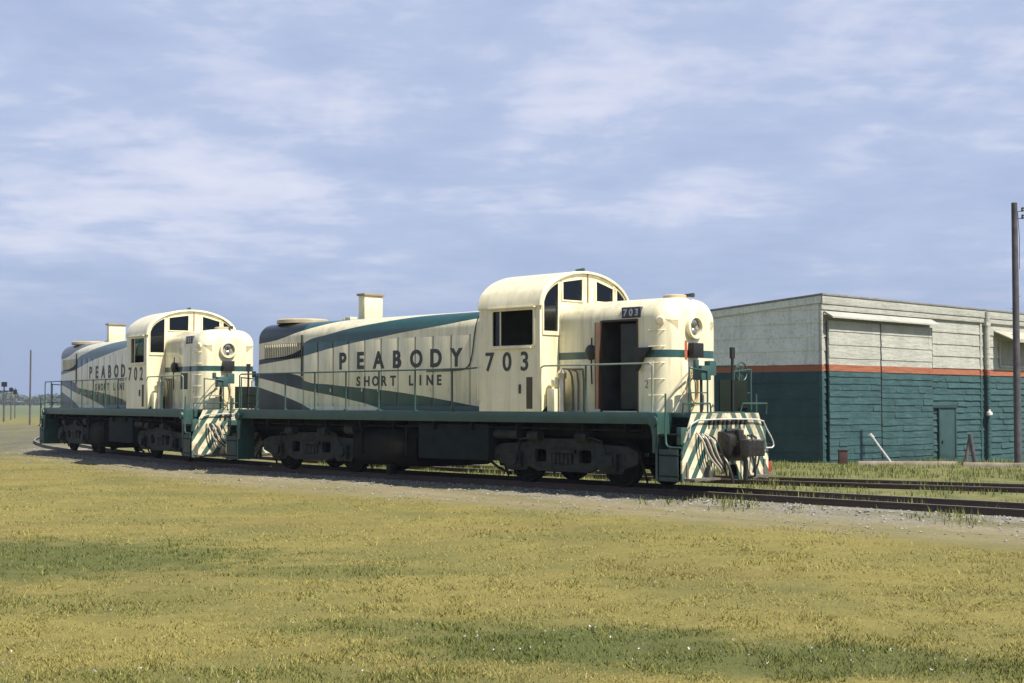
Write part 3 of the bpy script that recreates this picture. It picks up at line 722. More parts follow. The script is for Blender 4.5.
    v3, f3 = loft([(u, [(v * .955, arch(v) - .045) for v in arc]) for u in (2.34, 4.15)])
    MB().add(v3, f3).obj('headlining', interior, cab)
    # strap over the roof, horn
    MB().box(4.225, 4.25, .03, .06, 4.05, 4.72).obj('window_post', mat('seam_brown', (0.30, 0.20, 0.12), .6), cab)
    hn = MB().cyl((4.0, -.10, 4.81), (4.25, -.10, 4.81), .02, .035, 12).cyl((4.02, -.10, 4.70), (4.02, -.10, 4.81), .015); hn.obj('horn', teal, cab)
    # interior
    MB().box(2.3, 4.17, -1.43, 1.43, 1.60, 1.66).box(2.9, 3.15, -1.2, -.75, 2.0, 2.75).box(2.9, 3.3, -1.2, -.75, 1.95, 2.08).box(3.0, 3.2, -1.05, -.9, 1.66, 2.0).box(3.5, 3.9, -.55, .1, 1.66, 3.1).each('cab_fitting', interior, cab, .01)
    for u in (2.335, 4.165):
        outer = [(-1.44, 1.66), (1.44, 1.66)] + [(v * .95, arch(v) - .05) for v in reversed(arc)]
        link('bulkhead', curve_mesh('bulkhead', outer, [h1, h2, q1, q2] if u > 3 else [q1, q2], .01, lambda a, b, c, u=u: (u + c, a, b)), interior, cab)
    # ---- short hood with an open doorway
    zl = (1.62, 2.30, 3.10, 3.53)
    r = .36; zlu = sorted(zl)
    pr = lambda ins: hprof(ins, 1.6, 4.04, (1.62, 3.53))
    us = [4.235, 5.51, 6.50, 6.8]
    st = [(u, pr(0)) for u in us] + [(7.32 - r + r * math.sin(R(90 * k / 8)), pr(r * (1 - math.cos(R(90 * k / 8))))) for k in range(9)]
    v_, f_ = loft(st, skip=lambda um, k: open_door and 5.51 < um < 6.50 and k == 1, cap1=True)
    shd = MB().add(v_, f_).obj('short_hood', SH, root)
    if not open_door:
        cdo = MB().box(5.53, 6.48, -.925, -.90, 1.66, 3.50).obj('hood_door', SH, shd, .006)
        MB().box(5.70, 6.30, -.93, -.925, 2.2, 2.7).obj('vent_panel', greydoor, shd)
    dr = empty('hood_doorway', (0, 0, 0), 0, root) if open_door else None
    if open_door:
        ib = MB(); ib.add([(5.40, -.88, 1.61), (6.62, -.88, 1.61), (6.62, .6, 1.61), (5.40, .6, 1.61), (5.40, -.88, 3.6), (6.62, -.88, 3.6), (6.62, .6, 3.6), (5.40, .6, 3.6)], [(0, 1, 2, 3), (4, 7, 6, 5), (0, 3, 7, 4), (1, 5, 6, 2), (3, 2, 6, 7)])
        ib.obj('compartment', interior, dr, smooth=False)
        MB().box(5.95, 6.46, -.80, -.77, 1.66, 3.48).obj('inner_door', greydoor, dr, .01)
        MB().box(5.48, 5.515, -.94, -.88, 1.6, 3.56).box(5.51, 6.50, -.92, -.88, 3.53, 3.57).box(6.50, 6.53, -.92, -.88, 1.6, 3.56).each('door_frame', orange, dr)
        MB().box(5.47, 5.50, -1.10, -.92, 1.66, 3.52).obj('open_door', mat('door_inside_brown', (0.085, 0.05, 0.03), .6), dr, .008)
        MB().prism([(6.54, 2.95), (6.95, 2.95), (6.72, 2.72), (6.56, 2.45)], -1.05, -.92).obj('open_flap', black, dr, .008)
    # dark round air filter hanging by the door and pipework
    MB().lathe([(0, .10), (.02, .15), (.12, .17), (.16, .12), (.18, .05)], (5.28, -.9, 2.88), (0, -1, 0), 24).obj('round_vent', black, shd)
    MB().tube([(5.28, -.98, 3.2), (5.28, -1.0, 2.6), (5.30, -1.0, 2.2)], .018).obj('hanging_cable', rubber, shd)
    pp = MB()
    for k in range(3): pp.tube([(4.70 + k * .16, -.96, 1.62), (4.70 + k * .16, -.96, 2.3 + .12 * k), (4.62 + k * .15, -.98, 2.52), (4.42, -1.0, 2.55)], .022, smooth=1)
    pp.each('pipe', mat('dull_olive_pipe', (0.13, 0.12, 0.08), .5), root)
    MB().box(4.30, 4.52, -1.36, -1.05, 1.6, 2.10).lathe([(0, .10), (.16, .12), (.22, .05)], (4.42, -1.2, 2.14), (0, 0, 1), 16).obj('sand_box', cream, root, .015)
    MB().cyl((4.58, -1.18, 1.6), (4.58, -1.18, 2.35), .07).lathe([(0, .10), (.12, .11), (.2, .04)], (4.58, -1.18, 2.32), (0, 0, 1), 16).obj('fire_extinguisher', chrome, root)
    bd = MB().box(6.08, 6.60, -.915, -.80, 3.59, 3.82).obj('number_board', mat('board_blue_black', (0.03, 0.035, 0.06), .4), root, .006)
    text_mesh(num, 6.11, 6.57, 3.63, .15, -.92, .03).each('digit', letter_light, bd, smooth=False)
    lamp = MB().lathe([(0, .05), (.05, .09), (.2, .10), (.24, .08), (.245, .02)], (7.0, -.72, 3.50), (.55, -.83, 0), 20).obj('class_light', cream, root)
    MB().lathe([(0, .075), (.01, .07), (.012, .01)], (7.0 + .137, -.72 - .204, 3.50), (.55, -.83, 0), 20).obj('lens', mat('class_lens', (0.42, 0.36, 0.24), .2), lamp)
    hl = MB().lathe([(0, .20), (0, .255), (.12, .255), (.135, .24), (.135, .20), (.05, .19)], (7.29, -.06, 3.38), (1, 0, 0), 32).obj('headlight', cream, root)
    for dz in (-.10, .10): MB().lathe([(0, .09), (.02, .095), (.035, .08), (.045, .03)], (7.345, -.06, 3.38 + dz), (1, 0, 0), 20).obj('bulb', chrome, hl)
    MB().lathe([(0, .195), (.01, .19), (.012, .02)], (7.335, -.06, 3.38), (1, 0, 0), 28).obj('reflector', lens_mat, hl)
    MB().box(7.32, 7.48, -.23, .11, 2.74, 3.05).obj('front_box', black, shd, .02)
    if open_door: MB().box(7.315, 7.325, -.34, -.26, 2.70, 3.10).obj('red_panel', mat('faded_red', (0.45, 0.10, 0.05), .6, var=.3, scale=9), shd)
    # front hood doors
    MB().box(7.318, 7.33, -.44, -.02, 1.75, 2.66).box(7.318, 7.33, .02, .44, 1.75, 2.66).each('front_door', cream, shd, .004)
    # cable coil on the nose
    coil = MB()
    for k, (rr, dy) in enumerate(((.24, 0), (.21, .02), (.26, -.02))):
        coil.tube([(7.36 + .02 * k, -.12 + dy + rr * .6 * math.cos(t), 2.12 + rr * 1.5 * math.sin(t)) for t in [2 * math.pi * i / 24 for i in range(25)]], .014)
    coil.obj('cable_coil', mat('tan_cable', (0.40, 0.30, 0.14), .5), shd)
    MB().tube([(7.2, -1.1, 1.62), (7.5, -.62, 2.30), (7.6, -.3, 2.60)], .02).tube([(7.5, -.9, 1.62), (7.62, -.45, 2.4), (7.9, -.1, 2.5)], .016, smooth=1).each('slack_cable', hose_pale, root)
    MB().lathe([(0, .26), (.06, .26), (.08, .22), (.085, .1)], (6.80, 0, 4.02), (0, 0, 1), 24).obj('roof_hatch', mat('sooty_tan', (0.3, 0.3, 0.3)), shd)
    MB().cyl((6.95, .12, 4.09), (7.2, .12, 4.08), .025, .05, 14).each('horn', letter, shd)
    text_mesh('2', 6.68, 6.84, 2.1, .17, -HW - .006, .01).obj('door_numeral', letter, shd)
    # grab irons up the nose corner
    gi = MB()
    for k in range(5): gi.tube([(6.85, -.90, 1.95 + k * .34), (6.85, -.96, 1.95 + k * .34), (7.15, -.90, 1.95 + k * .34), (7.18, -.82, 1.95 + k * .34)], .011)
    gi.each('grab_iron', cream, shd)
    sh_doors = MB()
    for (a, b) in ((4.35, 4.85), (4.88, 5.4), (6.62, 6.95)): sh_doors.box(a, b, -HW - .01, -HW, 1.75, 2.68); sh_doors.box(a, b, HW, HW + .01, 1.75, 2.68)
    sh_doors.each('hood_panel', SH, shd, .004)
    # ---- hand rails
    for sd in (-1, 1):
        y = sd * 1.47
        MB().tube([(-7.46, y, 1.6), (-7.46, y, 2.55), (-7.40, y, 2.58), (1.9, y, 2.58), (2.22, y, 2.60)], .019).obj('handrail', teal, root)
        for x in (-6.62, -5.3, -4.0, -2.69, -1.37, 0.0, 1.33): MB().cyl((x, y, 1.59), (x, y, 2.58), .021, n=8).box(x - .04, x + .04, y - .04, y + .04, 1.598, 1.63).obj('stanchion', teal, root)
        MB().tube([(4.22, y, 2.56), (4.3, y, 2.60), (7.32, y, 2.60), (7.38, y, 2.55), (7.38, y, 1.6)], .019, smooth=0).obj('handrail', teal if sd > 0 else mat('bare_handrail', (0.20, 0.26, 0.22), .5), root)
        for x in (5.55,): MB().cyl((x, y, 1.59), (x, y, 2.60), .021, n=8).box(x - .04, x + .04, y - .04, y + .04, 1.598, 1.63).obj('stanchion', teal, root)
    for sg in (-1, 1):
        X = lambda u: sg * u
        # end railing: two uprights each side of a drop step, with the cross rail
        for yy in (-1.05, -.45, .45, 1.05): MB().cyl((X(8.0), yy, 1.59), (X(8.0), yy, 2.52 if abs(yy) > 1 else 2.45), .019, n=8).obj('stanchion', teal, root)
        MB().tube([(X(8.0), -1.05, 2.5), (X(8.0), -.45, 2.45)], .017).obj('end_rail', teal, root)
        MB().tube([(X(8.0), .45, 2.45), (X(8.0), 1.05, 2.5)], .017).obj('end_rail', teal, root)
        MB().tube([(X(7.98), -1.05, 2.0), (X(7.98), -.45, 2.0)], .012).tube([(X(7.98), .45, 2.0), (X(7.98), 1.05, 2.0)], .012).obj('end_rail', teal, root)
        MB().box(X(8.02), X(8.05), -.10, .86, 1.62, 2.27).obj('drop_step', mat('dark_green', (0.009, 0.015, 0.010), .85, spec=.15), root, .01)  # drop step plate in a very dark, even green
        MB().box(X(8.05), X(8.09), .28, .33, 1.6, 2.92).box(X(8.04), X(8.10), .25, .36, 2.72, 2.95).obj('brake_staff', black, root)
        MB().box(X(7.75), X(7.98), -.62, -.30, 2.26, 2.56).cyl((X(7.9), -.70, 2.50), (X(7.9), -.70, 2.68), .06).box(X(7.80), X(7.95), -.30, -.08, 2.36, 2.66).obj('control_box', mat('pale_teal_box', (0.035, 0.085, 0.08), .5), root, .015)
        MB().cyl((X(7.86), -.48, 1.6), (X(7.86), -.48, 2.26), .03).obj('box_leg', black, root)
    mb = MB().tube([(7.95, .78 + .2 * math.cos(t), 2.45 + .2 * math.sin(t)) for t in [2 * math.pi * i / 24 for i in range(25)]], .016)
    for k in range(3): t = R(60 * k); mb.tube([(7.95, .78 + .2 * math.cos(t), 2.45 + .2 * math.sin(t)), (7.95, .78 - .2 * math.cos(t), 2.45 - .2 * math.sin(t))], .01)
    mb.cyl((7.95, .78, 1.6), (7.95, .78, 2.45), .016).obj('hand_brake_wheel', teal, root)
    make_end(root, 1); make_end(root, -1)
    # ---- between the trucks
    tk = []
    for k in range(14):
        t = R(-90 + 180 * k / 13)
    tp = rrect(-1.35, 1.35, .24, 1.18, .34, 6)
    me_ = curve_mesh('fuel_tank', tp, [], 2.44, lambda a, b, c: (-1.33 + c, a, b)); link('fuel_tank', me_, tank_mat, root)
    tb = MB()
    for x in (-2.2, -.45): tb.box(x - .03, x + .03, -1.37, 1.37, .5, 1.2)
    tb.box(-1.28, -1.12, -1.3, -1.1, .02, .28); tb.each('tank_strap', steel_dark, root)
    MB().box(-.02, 2.42, -1.34, 1.34, .47, 1.30).obj('battery_box', box_teal, root, .02)
    MB().cyl((2.5, -1.0, .42), (2.85, -1.0, .42), .07).tube([(2.3, -1.2, .48), (2.6, -1.15, .30), (2.9, -1.1, .2)], .03).each('drain_pipe', steel_dark, root)
    for sd in (-1, 1):
        MB().cyl((-2.9, sd * 1.25, 1.12), (-2.55, sd * 1.25, 1.12), .13).cyl((2.55, sd * 1.2, 1.1), (3.3, sd * 1.2, 1.1), .12).each('air_reservoir', frame_m, root)
        vb = MB()
        for x in (-6.9, -6.2, -5.2, -3.6, -2.2, -.9, .6, 1.9, 3.4, 5.4, 6.6): vb.box(x - .03, x + .03, sd * .95, sd * 1.42, 1.16, 1.36)
        vb.each('bracket', steel_dark, root)
        MB().tube([(-7.0, sd * 1.3, 1.24), (-2, sd * 1.3, 1.22), (3, sd * 1.3, 1.24), (7.0, sd * 1.3, 1.22)], .025).obj('train_pipe', steel_dark, root)
    make_truck(root, 4.57); make_truck(root, -4.57)
    return root

l703 = make_loco('703')
tag(l703, 'cream and teal diesel engine numbered 703, the nearer one with its hood door open', 'locomotive', 'cream and teal diesel engines')
l703.location = (C0.x, C0.y, GZ); l703.rotation_euler = (0, 0, -YAW)
l702 = make_loco('702', False)
tag(l702, 'cream and teal diesel engine numbered 702, coupled behind the nearer engine', 'locomotive', 'cream and teal diesel engines')
sc2 = -18.0
a_, b_ = cpt(sc2 + 4.57), cpt(sc2 - 4.57); m_ = (a_ + b_) / 2; d_ = (a_ - b_)
l702.location = (m_.x, m_.y, GZ); l702.rotation_euler = (0, 0, math.atan2(d_.y, d_.x))

# ------------------------------------------------------------ the shed
def shed_mat(name, side):
    g = G(name, 0.75); X, Y, Z = g.xyz()
    along = X if side else Y
    wn_ = g.math('MULTIPLY', g.math('SUBTRACT', g.noise(2.5, 3), 0.5), 0.03)
    zz = g.math('ADD', Z, wn_)
    n1 = g.noise(1.3, 7, 0.65, sc3=(1, 1, 1)); n2 = g.noise(9, 6, 0.7); st = g.noise(1.0, 8, 0.7, sc3=(6, 6, .35))
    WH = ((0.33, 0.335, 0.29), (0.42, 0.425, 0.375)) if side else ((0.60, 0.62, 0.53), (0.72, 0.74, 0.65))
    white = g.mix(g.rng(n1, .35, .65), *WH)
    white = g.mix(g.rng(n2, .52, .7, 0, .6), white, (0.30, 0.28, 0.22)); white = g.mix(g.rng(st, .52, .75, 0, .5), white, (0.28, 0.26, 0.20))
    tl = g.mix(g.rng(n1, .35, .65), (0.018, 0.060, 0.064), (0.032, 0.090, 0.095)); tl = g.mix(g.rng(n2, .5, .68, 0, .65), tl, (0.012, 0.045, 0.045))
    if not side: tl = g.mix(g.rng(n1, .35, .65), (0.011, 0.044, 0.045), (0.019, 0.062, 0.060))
    if side:   # patchy flaking courses on the sunlit wall
        bl = g.noise(1.0, 5, .6, sc3=(1.6, 1.6, 7.0)); tl = g.mix(g.rng(bl, .50, .62, 0, .45), tl, (0.010, 0.036, 0.038))
    rd = g.mix(n2, (0.24, 0.075, 0.035), (0.34, 0.12, 0.06))
    col = g.mix(g.math('GREATER_THAN', zz, 3.15), tl, rd); col = g.mix(g.math('GREATER_THAN', zz, 3.38), col, white)
    g.l(col, g.bs.inputs['Base Color']); 
    h = g.math('ADD', g.math('MULTIPLY', g.noise(1.0, 5, .6, sc3=(1.6, 1.6, 8.0)), 1.0), g.math('MULTIPLY', n2, .5)); g.bump(h, 0.75 if side else .35, 0.05)
    return g.m
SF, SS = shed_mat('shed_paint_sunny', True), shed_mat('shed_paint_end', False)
cornerp = (10.60, 48.65)
shed = empty('shed', (cornerp[0], cornerp[1], 0), R(45)); tag(shed, 'low flat roofed shed painted white over dark teal with a red stripe', 'shed')
LX, LY = 24.0, 13.0
rt = lambda x, y: 5.74 - .072 * y     # roof falls towards the left end
# core
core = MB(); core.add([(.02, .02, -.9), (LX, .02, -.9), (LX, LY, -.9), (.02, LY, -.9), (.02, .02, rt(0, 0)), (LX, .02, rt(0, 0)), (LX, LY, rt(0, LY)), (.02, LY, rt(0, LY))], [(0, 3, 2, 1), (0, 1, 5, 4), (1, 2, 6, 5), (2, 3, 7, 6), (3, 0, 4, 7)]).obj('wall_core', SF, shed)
# lap boards on the long wall (upper) and coarse courses below
fb = MB(); z0 = -.9
zs = [-.9, -.45, .0, .22, .47, .70, .95, 1.2, 1.42, 1.68, 1.92, 2.15, 2.4, 2.64, 2.88, 3.15, 3.40, 3.86, 4.32, 4.78, 5.22, 5.70]
for a, b in zip(zs, zs[1:]):
    x = 0.0
    while x < LX - .01:
        x1 = min(LX, x + (random.choice([2.4, 3.0, 3.6, 4.2]) if a > 3.1 else random.uniform(.5, 1.7))); j = random.uniform(-.006, .006) if a > 3.1 else random.uniform(-.022, .012); dz = random.uniform(-.012, .012)
        fb.add([(x, -.042 + j, a + dz), (x1 - .006, -.042 + j, a - dz), (x1 - .006, -.008, b), (x, -.008, b), (x, .01, a + dz), (x1 - .006, .01, a - dz)], [(0, 1, 2, 3), (0, 4, 5, 1)]); x = x1
fb.obj('lap_boards', SF, shed, smooth=False)
sb = MB(); zs2 = [-.3, .35, 1.0, 1.6, 2.2, 2.75, 3.38, 3.86, 4.34, 4.82, 5.28]
for a, b in zip(zs2, zs2[1:] + [None]):
    y = 0.0
    while y < LY - .01:
        y1 = min(LY, y + random.choice([2.4, 3.6])); j = random.uniform(-.008, .008)
        tb_ = [(b if b else rt(0, q) - .02) for q in (y, y1)]; tb_ = [min(t_, rt(0, q) - .02) for t_, q in zip(tb_, (y, y1))]
        if min(tb_) > a + .02: sb.add([(-.04 + j, y, a), (-.04 + j, y1 - .006, a), (-.012, y1 - .006, tb_[1]), (-.012, y, tb_[0]), (.02, y, a), (.02, y1 - .006, a)], [(0, 1, 2, 3), (0, 4, 5, 1)])
        y = y1
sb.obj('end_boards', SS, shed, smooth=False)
MB().box(-.06, .07, -.07, .06, -.4, 5.72).obj('corner_board', SF, shed, .006)
# roof and fascia
rf = MB(); z00, z11 = rt(0, 0) + .0, rt(0, LY)
rf.add([(-.14, -.16, z00 + .02), (LX + .1, -.16, z00 + .02), (LX + .1, LY + .1, z11), (-.14, LY + .1, z11), (-.14, -.16, z00 + .075), (LX + .1, -.16, z00 + .075), (LX + .1, LY + .1, z11 + .055), (-.14, LY + .1, z11 + .055)], [(0, 3, 2, 1), (4, 5, 6, 7), (0, 1, 5, 4), (1, 2, 6, 5), (2, 3, 7, 6), (3, 0, 4, 7)])
rfo = rf.obj('roof', mat('roof_felt', (0.20, 0.20, 0.18), .8, var=.25), shed)
MB().box(-.10, LX, -.13, -.09, 5.46, 5.755).box(-.10, LX, -.10, -.06, 5.26, 5.455).obj('fascia', SF, rfo, .004)
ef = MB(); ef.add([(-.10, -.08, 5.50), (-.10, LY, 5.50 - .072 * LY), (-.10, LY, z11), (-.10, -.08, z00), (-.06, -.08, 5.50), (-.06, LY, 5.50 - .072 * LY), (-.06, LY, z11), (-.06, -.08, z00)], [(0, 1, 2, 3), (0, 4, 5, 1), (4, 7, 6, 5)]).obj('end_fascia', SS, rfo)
# big sliding door with its header
dr = empty('sliding_door', (0, 0, 0), 0, shed)
MB().box(.22, 3.58, -.16, -.11, -.35, 4.90).obj('door_leaf', SF, dr, .006); MB().box(3.66, 7.32, -.16, -.11, -.6, 4.90).obj('door_leaf', SF, dr, .006)
bt = MB()
for (xa, xb) in ((.22, 3.58), (3.66, 7.32)):
    zz = .1
    while zz < 4.8:
        hh_ = random.uniform(.20, .28) if zz < 3.1 else .46; hh_ = min(hh_, 3.15 - zz if zz < 3.1 and zz + hh_ > 3.0 else hh_, 4.88 - zz); x = xa
        while x < xb - .02:
            x1 = min(xb, x + (random.uniform(.5, 1.6) if zz < 3.1 else random.choice([1.7, 3.4]))); 
            if xb - x1 < .2: x1 = xb
            yy = random.uniform(.172, .200) if zz < 3.1 else random.uniform(.178, .190); dz = random.uniform(-.012, .012)
            bt.add([(x, -yy, zz + dz), (x1 - .008, -yy, zz - dz), (x1 - .008, -.163, zz + hh_ - .004), (x, -.163, zz + hh_ - .004), (x, -.158, zz + dz), (x1 - .008, -.158, zz - dz)], [(0, 1, 2, 3), (0, 4, 5, 1)]); x = x1
        zz += hh_
bt.obj('door_boards', SF, dr, smooth=False)
MB().add([(.02, -.10, 5.22), (7.45, -.10, 5.22), (7.45, -.46, 5.02), (.02, -.46, 5.02), (.02, -.10, 5.14), (7.45, -.10, 5.14), (7.45, -.46, 4.97), (.02, -.46, 4.97)], [(0, 1, 2, 3), (7, 6, 5, 4), (3, 2, 6, 7), (0, 3, 7, 4), (1, 5, 6, 2)]).obj('header', SF, dr)
MB().box(3.585, 3.655, -.145, -.05, -.5, 4.9).box(7.325, 7.40, -.145, -.05, -.6, 4.9).each('door_gap', letter, dr)
# small door
pd = empty('side_door', (0, 0, 0), 0, shed)
MB().box(7.98, 9.15, -.10, -.05, -.5, 1.86).obj('leaf', mat('shed_door_teal', (0.020, 0.058, 0.060), .7, var=.2), pd, .006)
MB().box(7.88, 7.98, -.13, -.04, -.5, 1.86).box(9.15, 9.25, -.13, -.04, -.5, 1.86).box(7.3, 9.3, -.15, -.04, 1.86, 1.98).obj('frame', mat('shed_trim_dark', (0.012, 0.04, 0.04), .7), pd, .004)
MB().box(8.1, 8.14, -.15, -.10, .5, .62).obj('handle', black, pd)
# down pipe with lamp
ppo = MB().cyl((11.78, -.17, -.6), (11.78, -.17, 5.7), .10, n=16).box(11.6, 11.96, -.24, -.04, 5.15, 5.3).obj('down_pipe', SF, shed)
MB().box(11.40, 11.56, -.06, -.03, -.5, 5.4).obj('batten', SF, shed)
lo = MB().lathe([(0, .03), (.08, .05), (.12, .11), (.22, .12), (.28, .04)], (11.62, -.30, 1.80), (0, 0, -1), 20).obj('wall_lamp', whitep, shed)
MB().tube([(11.62, -.3, 1.8), (11.62, -.25, 1.95), (11.62, -.05, 1.92)], .018, smooth=1).obj('bracket', black, lo)
# awning and window at the right
aw = empty('awning_window', (0, 0, 0), 0, shed)
MB().add([(12.6, -.05, 4.98), (16.9, -.05, 4.98), (16.9, -.85, 4.62), (12.6, -.85, 4.62), (12.6, -.05, 4.93), (16.9, -.05, 4.93), (16.9, -.85, 4.57), (12.6, -.85, 4.57)], [(0, 1, 2, 3), (7, 6, 5, 4), (3, 2, 6, 7), (0, 3, 7, 4), (1, 5, 6, 2), (0, 4, 5, 1)]).box(12.6, 16.9, -.87, -.85, 4.50, 4.64).obj('awning', mat('awning_cream', (0.42, 0.39, 0.31), .7, var=.15), aw)
MB().box(13.1, 16.5, -.06, -.045, 3.62, 4.55).obj('shutter', mat('window_grey_board', (0.24, 0.24, 0.21), .7, var=.15), aw)
MB().box(13.02, 13.1, -.09, -.04, 3.56, 4.6).box(16.5, 16.58, -.09, -.04, 3.56, 4.6).box(13.02, 16.58, -.10, -.04, 3.5, 3.57).obj('frame', SF, aw)
vt = MB().box(17.5, 18.0, -.08, -.04, .4, 5.0).obj('pilaster', SF, shed)

# ------------------------------------------------------------ poles, posts, lineside things
def camray(px, d):  return ((px - 512) / 1420 * d, d)
def pz(py, d): return 1.81 + GZ - (py - 402) / 1420 * d
x_, y_ = camray(1016.8, 46.5); gz_ = float(gheight(np.array(x_), np.array(y_)))
tp_ = empty('utility_pole', (x_, y_, gz_)); tag(tp_, 'tall weathered timber utility pole standing before the right end of the shed', 'utility pole')
H_ = pz(202, 46.5) - gz_
MB().cyl((0, 0, -.3), (0, 0, H_), .125, .095, 16).obj('pole_shaft', polem, tp_)
for dz in (.28, .52):
    MB().cyl((.09, 0, H_ - dz), (.30, 0, H_ - dz), .012, n=6).lathe([(0, .03), (.03, .055), (.07, .035), (.1, .05), (.14, .02)], (.27, 0, H_ - dz), (0, 0, 1), 12).obj('insulator', black, tp_)
MB().tube([(.1, -.02, H_ - .3), (.14, -.04, H_ - 1.2), (.12, -.05, H_ - 2.2)], .01).obj('ground_wire', black, tp_)
for k in range(12): pass
for dz in (.28, .52):
    w0 = Vector((.27, 0, H_ - dz + .13)); w1 = w0 + Vector((26, 24, .4)); MB().tube([w0.lerp(w1, t) - Vector((0, 0, 1.6 * 4 * t * (1 - t) * .25)) for t in np.linspace(0, 1, 16)], .012, 5).obj('wire', black, tp_)
st_ = MB()
for k in range(9): st_.cyl((-.15 if k % 2 else .0, 0, 2.2 + k * .42), (0 if k % 2 else .15, 0, 2.2 + k * .42), .010, n=6)
st_.obj('climbing_steps', black, tp_)

def at(px, py, z=0.0):
    d = (1.81 + GZ - z) * 1420 / (py - 402); return Vector(((px - 512) / 1420 * d, d, z))
p = at(894, 464.5); t_ = Vector((p.x - .74, p.y + .10, pz(436.5, p.y)))
lp = empty('leaning_post', p); tag(lp, 'white post leaning steeply to the left before the shed door', 'post')
MB().cyl((.02, 0, -.15), t_ - p, .05, .042, 10).obj('shaft', mat('dull_white', (0.40, 0.41, 0.42), .7, var=.3, scale=9), lp)
MB().cyl(t_ - p - Vector((.08, 0, -.07)), t_ - p + Vector((.05, 0, -.05)), .075, .065, 10).obj('cap', MATS['dull_white'], lp)
p = at(974.5, 465.5)
a1 = MB().cyl((0, 0, -.1), (-.17, .02, pz(434, p.y)), .075, .07, 10).obj('timber_post', polem); a1.location = p; tag(a1, 'grey timber post beside the tracks, paler right hand one of the crossed pair', 'post')
p2 = at(963.5, 464.5); a2 = MB().cyl((0, 0, -.1), (.20, .04, pz(437, p2.y)), .065, .06, 10).obj('timber_post', wood); a2.location = p2; tag(a2, 'dark timber post beside the tracks, tilted right against the paler post', 'post')
p = at(842, 463.3, -.0) + Vector((0, -.5, 0)); p = Vector((p.x, 47.9, 0))
jb = MB().box(-.14, .14, -.1, .1, 0, .46).box(-.16, .16, -.12, .12, .46, .50).obj('junction_box', brown, None, .008); jb.location = (330 / 1420 * 47.6, 47.6, 0); tag(jb, 'small rust brown box on the ground at the foot of the teal shed wall', 'box')
a = at(857, 464.8); b = at(955, 465.3); c = at(1035, 467)
for (q0, q1, lb) in ((a, b, 'long pale timber lying on the grass below the leaning white post'), (at(962, 466.2), c, 'long pale timber lying on the grass at the feet of the two posts')):
    d = q1 - q0; o = MB().box(0, d.length, -.07, .07, -.02, .13).obj('timber_baulk', paleplank, None, .01); o.location = q0; o.rotation_euler = (0, 0, math.atan2(d.y, d.x)); tag(o, lb, 'timber', 'timbers lying along the siding')
# red flag marker beyond the pilot
p = at(767, 479.5); mk_ = empty('track_marker', (p.x, p.y, 0)); tag(mk_, 'small red marker plate standing low beside the front of the nearer engine', 'marker')
MB().cyl((0, 0, -.05), (0, 0, .35), .02, n=8).obj('stake', black, mk_)
MB().box(-.09, .09, -.02, .02, .22, .50).obj('plate', red, mk_, .006)
# distant poles and signals at the left
p = at(31, 413); dd = 150.0
def farpole(px, ytop, d, r, label, arms=()):
    x, y = camray(px, d); o = empty('utility_pole' if not arms else 'signal_post', (x, y, 0)); H = pz(ytop, d)
    MB().cyl((0, 0, -.2), (0, 0, H), r, r * .8, 10).obj('mast', polem, o)
    for (dz, w, h) in arms: MB().box(-w, w, -.08, .08, H - dz - h, H - dz).obj('signal_head', black, o)
    tag(o, label, 'pole' if not arms else 'signal'); return o
farpole(30.5, 350, 130, .085, 'thin dark distant pole standing left of the farther engine')
farpole(4.5, 382, 150, .10, 'dark low signal post at the far left edge of the yard', ((.0, .28, .5), (.9, 1.0, .12)))
farpole(11.5, 387, 165, .07, 'thin signal post just right of the leftmost signal', ((.1, .22, .45),))
farpole(15.5, 388, 180, .07, 'rightmost thin signal post of the distant signals', ((.2, .22, .6),))

# ------------------------------------------------------------ far hedge line
def leaf_mass(name, pts, size, m, jit=.5):
    n = len(pts); v = np.zeros((n, 3, 3)); d = rng.normal(size=(n, 3, 3)); d /= np.linalg.norm(d, axis=2, keepdims=True) + 1e-9
    v = pts[:, None, :] + d * size * rng.uniform(1 - jit, 1 + jit, (n, 1, 1))
    return tri_mesh(name, v.reshape(-1, 3), m)
def tri_mesh(name, v, m):
    n = len(v) // 3; me_ = bpy.data.meshes.new(name); me_.vertices.add(n * 3); me_.vertices.foreach_set('co', v.astype(np.float32).ravel())
    me_.loops.add(n * 3); me_.loops.foreach_set('vertex_index', np.arange(n * 3, dtype=np.int32)); me_.polygons.add(n); me_.polygons.foreach_set('loop_start', np.arange(0, n * 3, 3, dtype=np.int32))
    me_.update(calc_edges=True); return link(name, me_, m)
hedge_m = mat('far_foliage', (0.07, 0.10, 0.06), 0.9, var=.3, scale=.1)
nn = 26000; hx = rng.uniform(-420, 60, nn); hh = 3.6 + 1.0 * np.sin(hx * .05) * np.sin(hx * .017 + 1) + .8 * np.sin(hx * .21)
tl = leaf_mass('tree_line', np.stack([hx, 900 + rng.normal(0, 8, nn), np.abs(rng.uniform(0, 1, nn)) ** .8 * np.clip(hh * 1.7, 2.5, 12)], 1), 1.6, hedge_m)
tag(tl, 'low hazy line of trees and bushes along the far horizon', 'tree line', kind='stuff')

# ------------------------------------------------------------ haze
hz = MB().box(-700, 700, -60, 1000, -3, 40).obj('haze', None, None, smooth=False)
hm = bpy.data.materials.new('haze_air'); hm.use_nodes = True; ht = hm.node_tree; ht.nodes.clear()
ho = ht.nodes.new('ShaderNodeOutputMaterial'); hv = ht.nodes.new('ShaderNodeVolumePrincipled')
hv.inputs['Color'].default_value = (0.80, 0.86, 1.0, 1); hv.inputs['Density'].default_value = 0.00025; hv.inputs['Anisotropy'].default_value = 0.2
ht.links.new(hv.outputs[0], ho.inputs['Volume']); hz.data.materials.append(hm); tag(hz, kind='stuff')

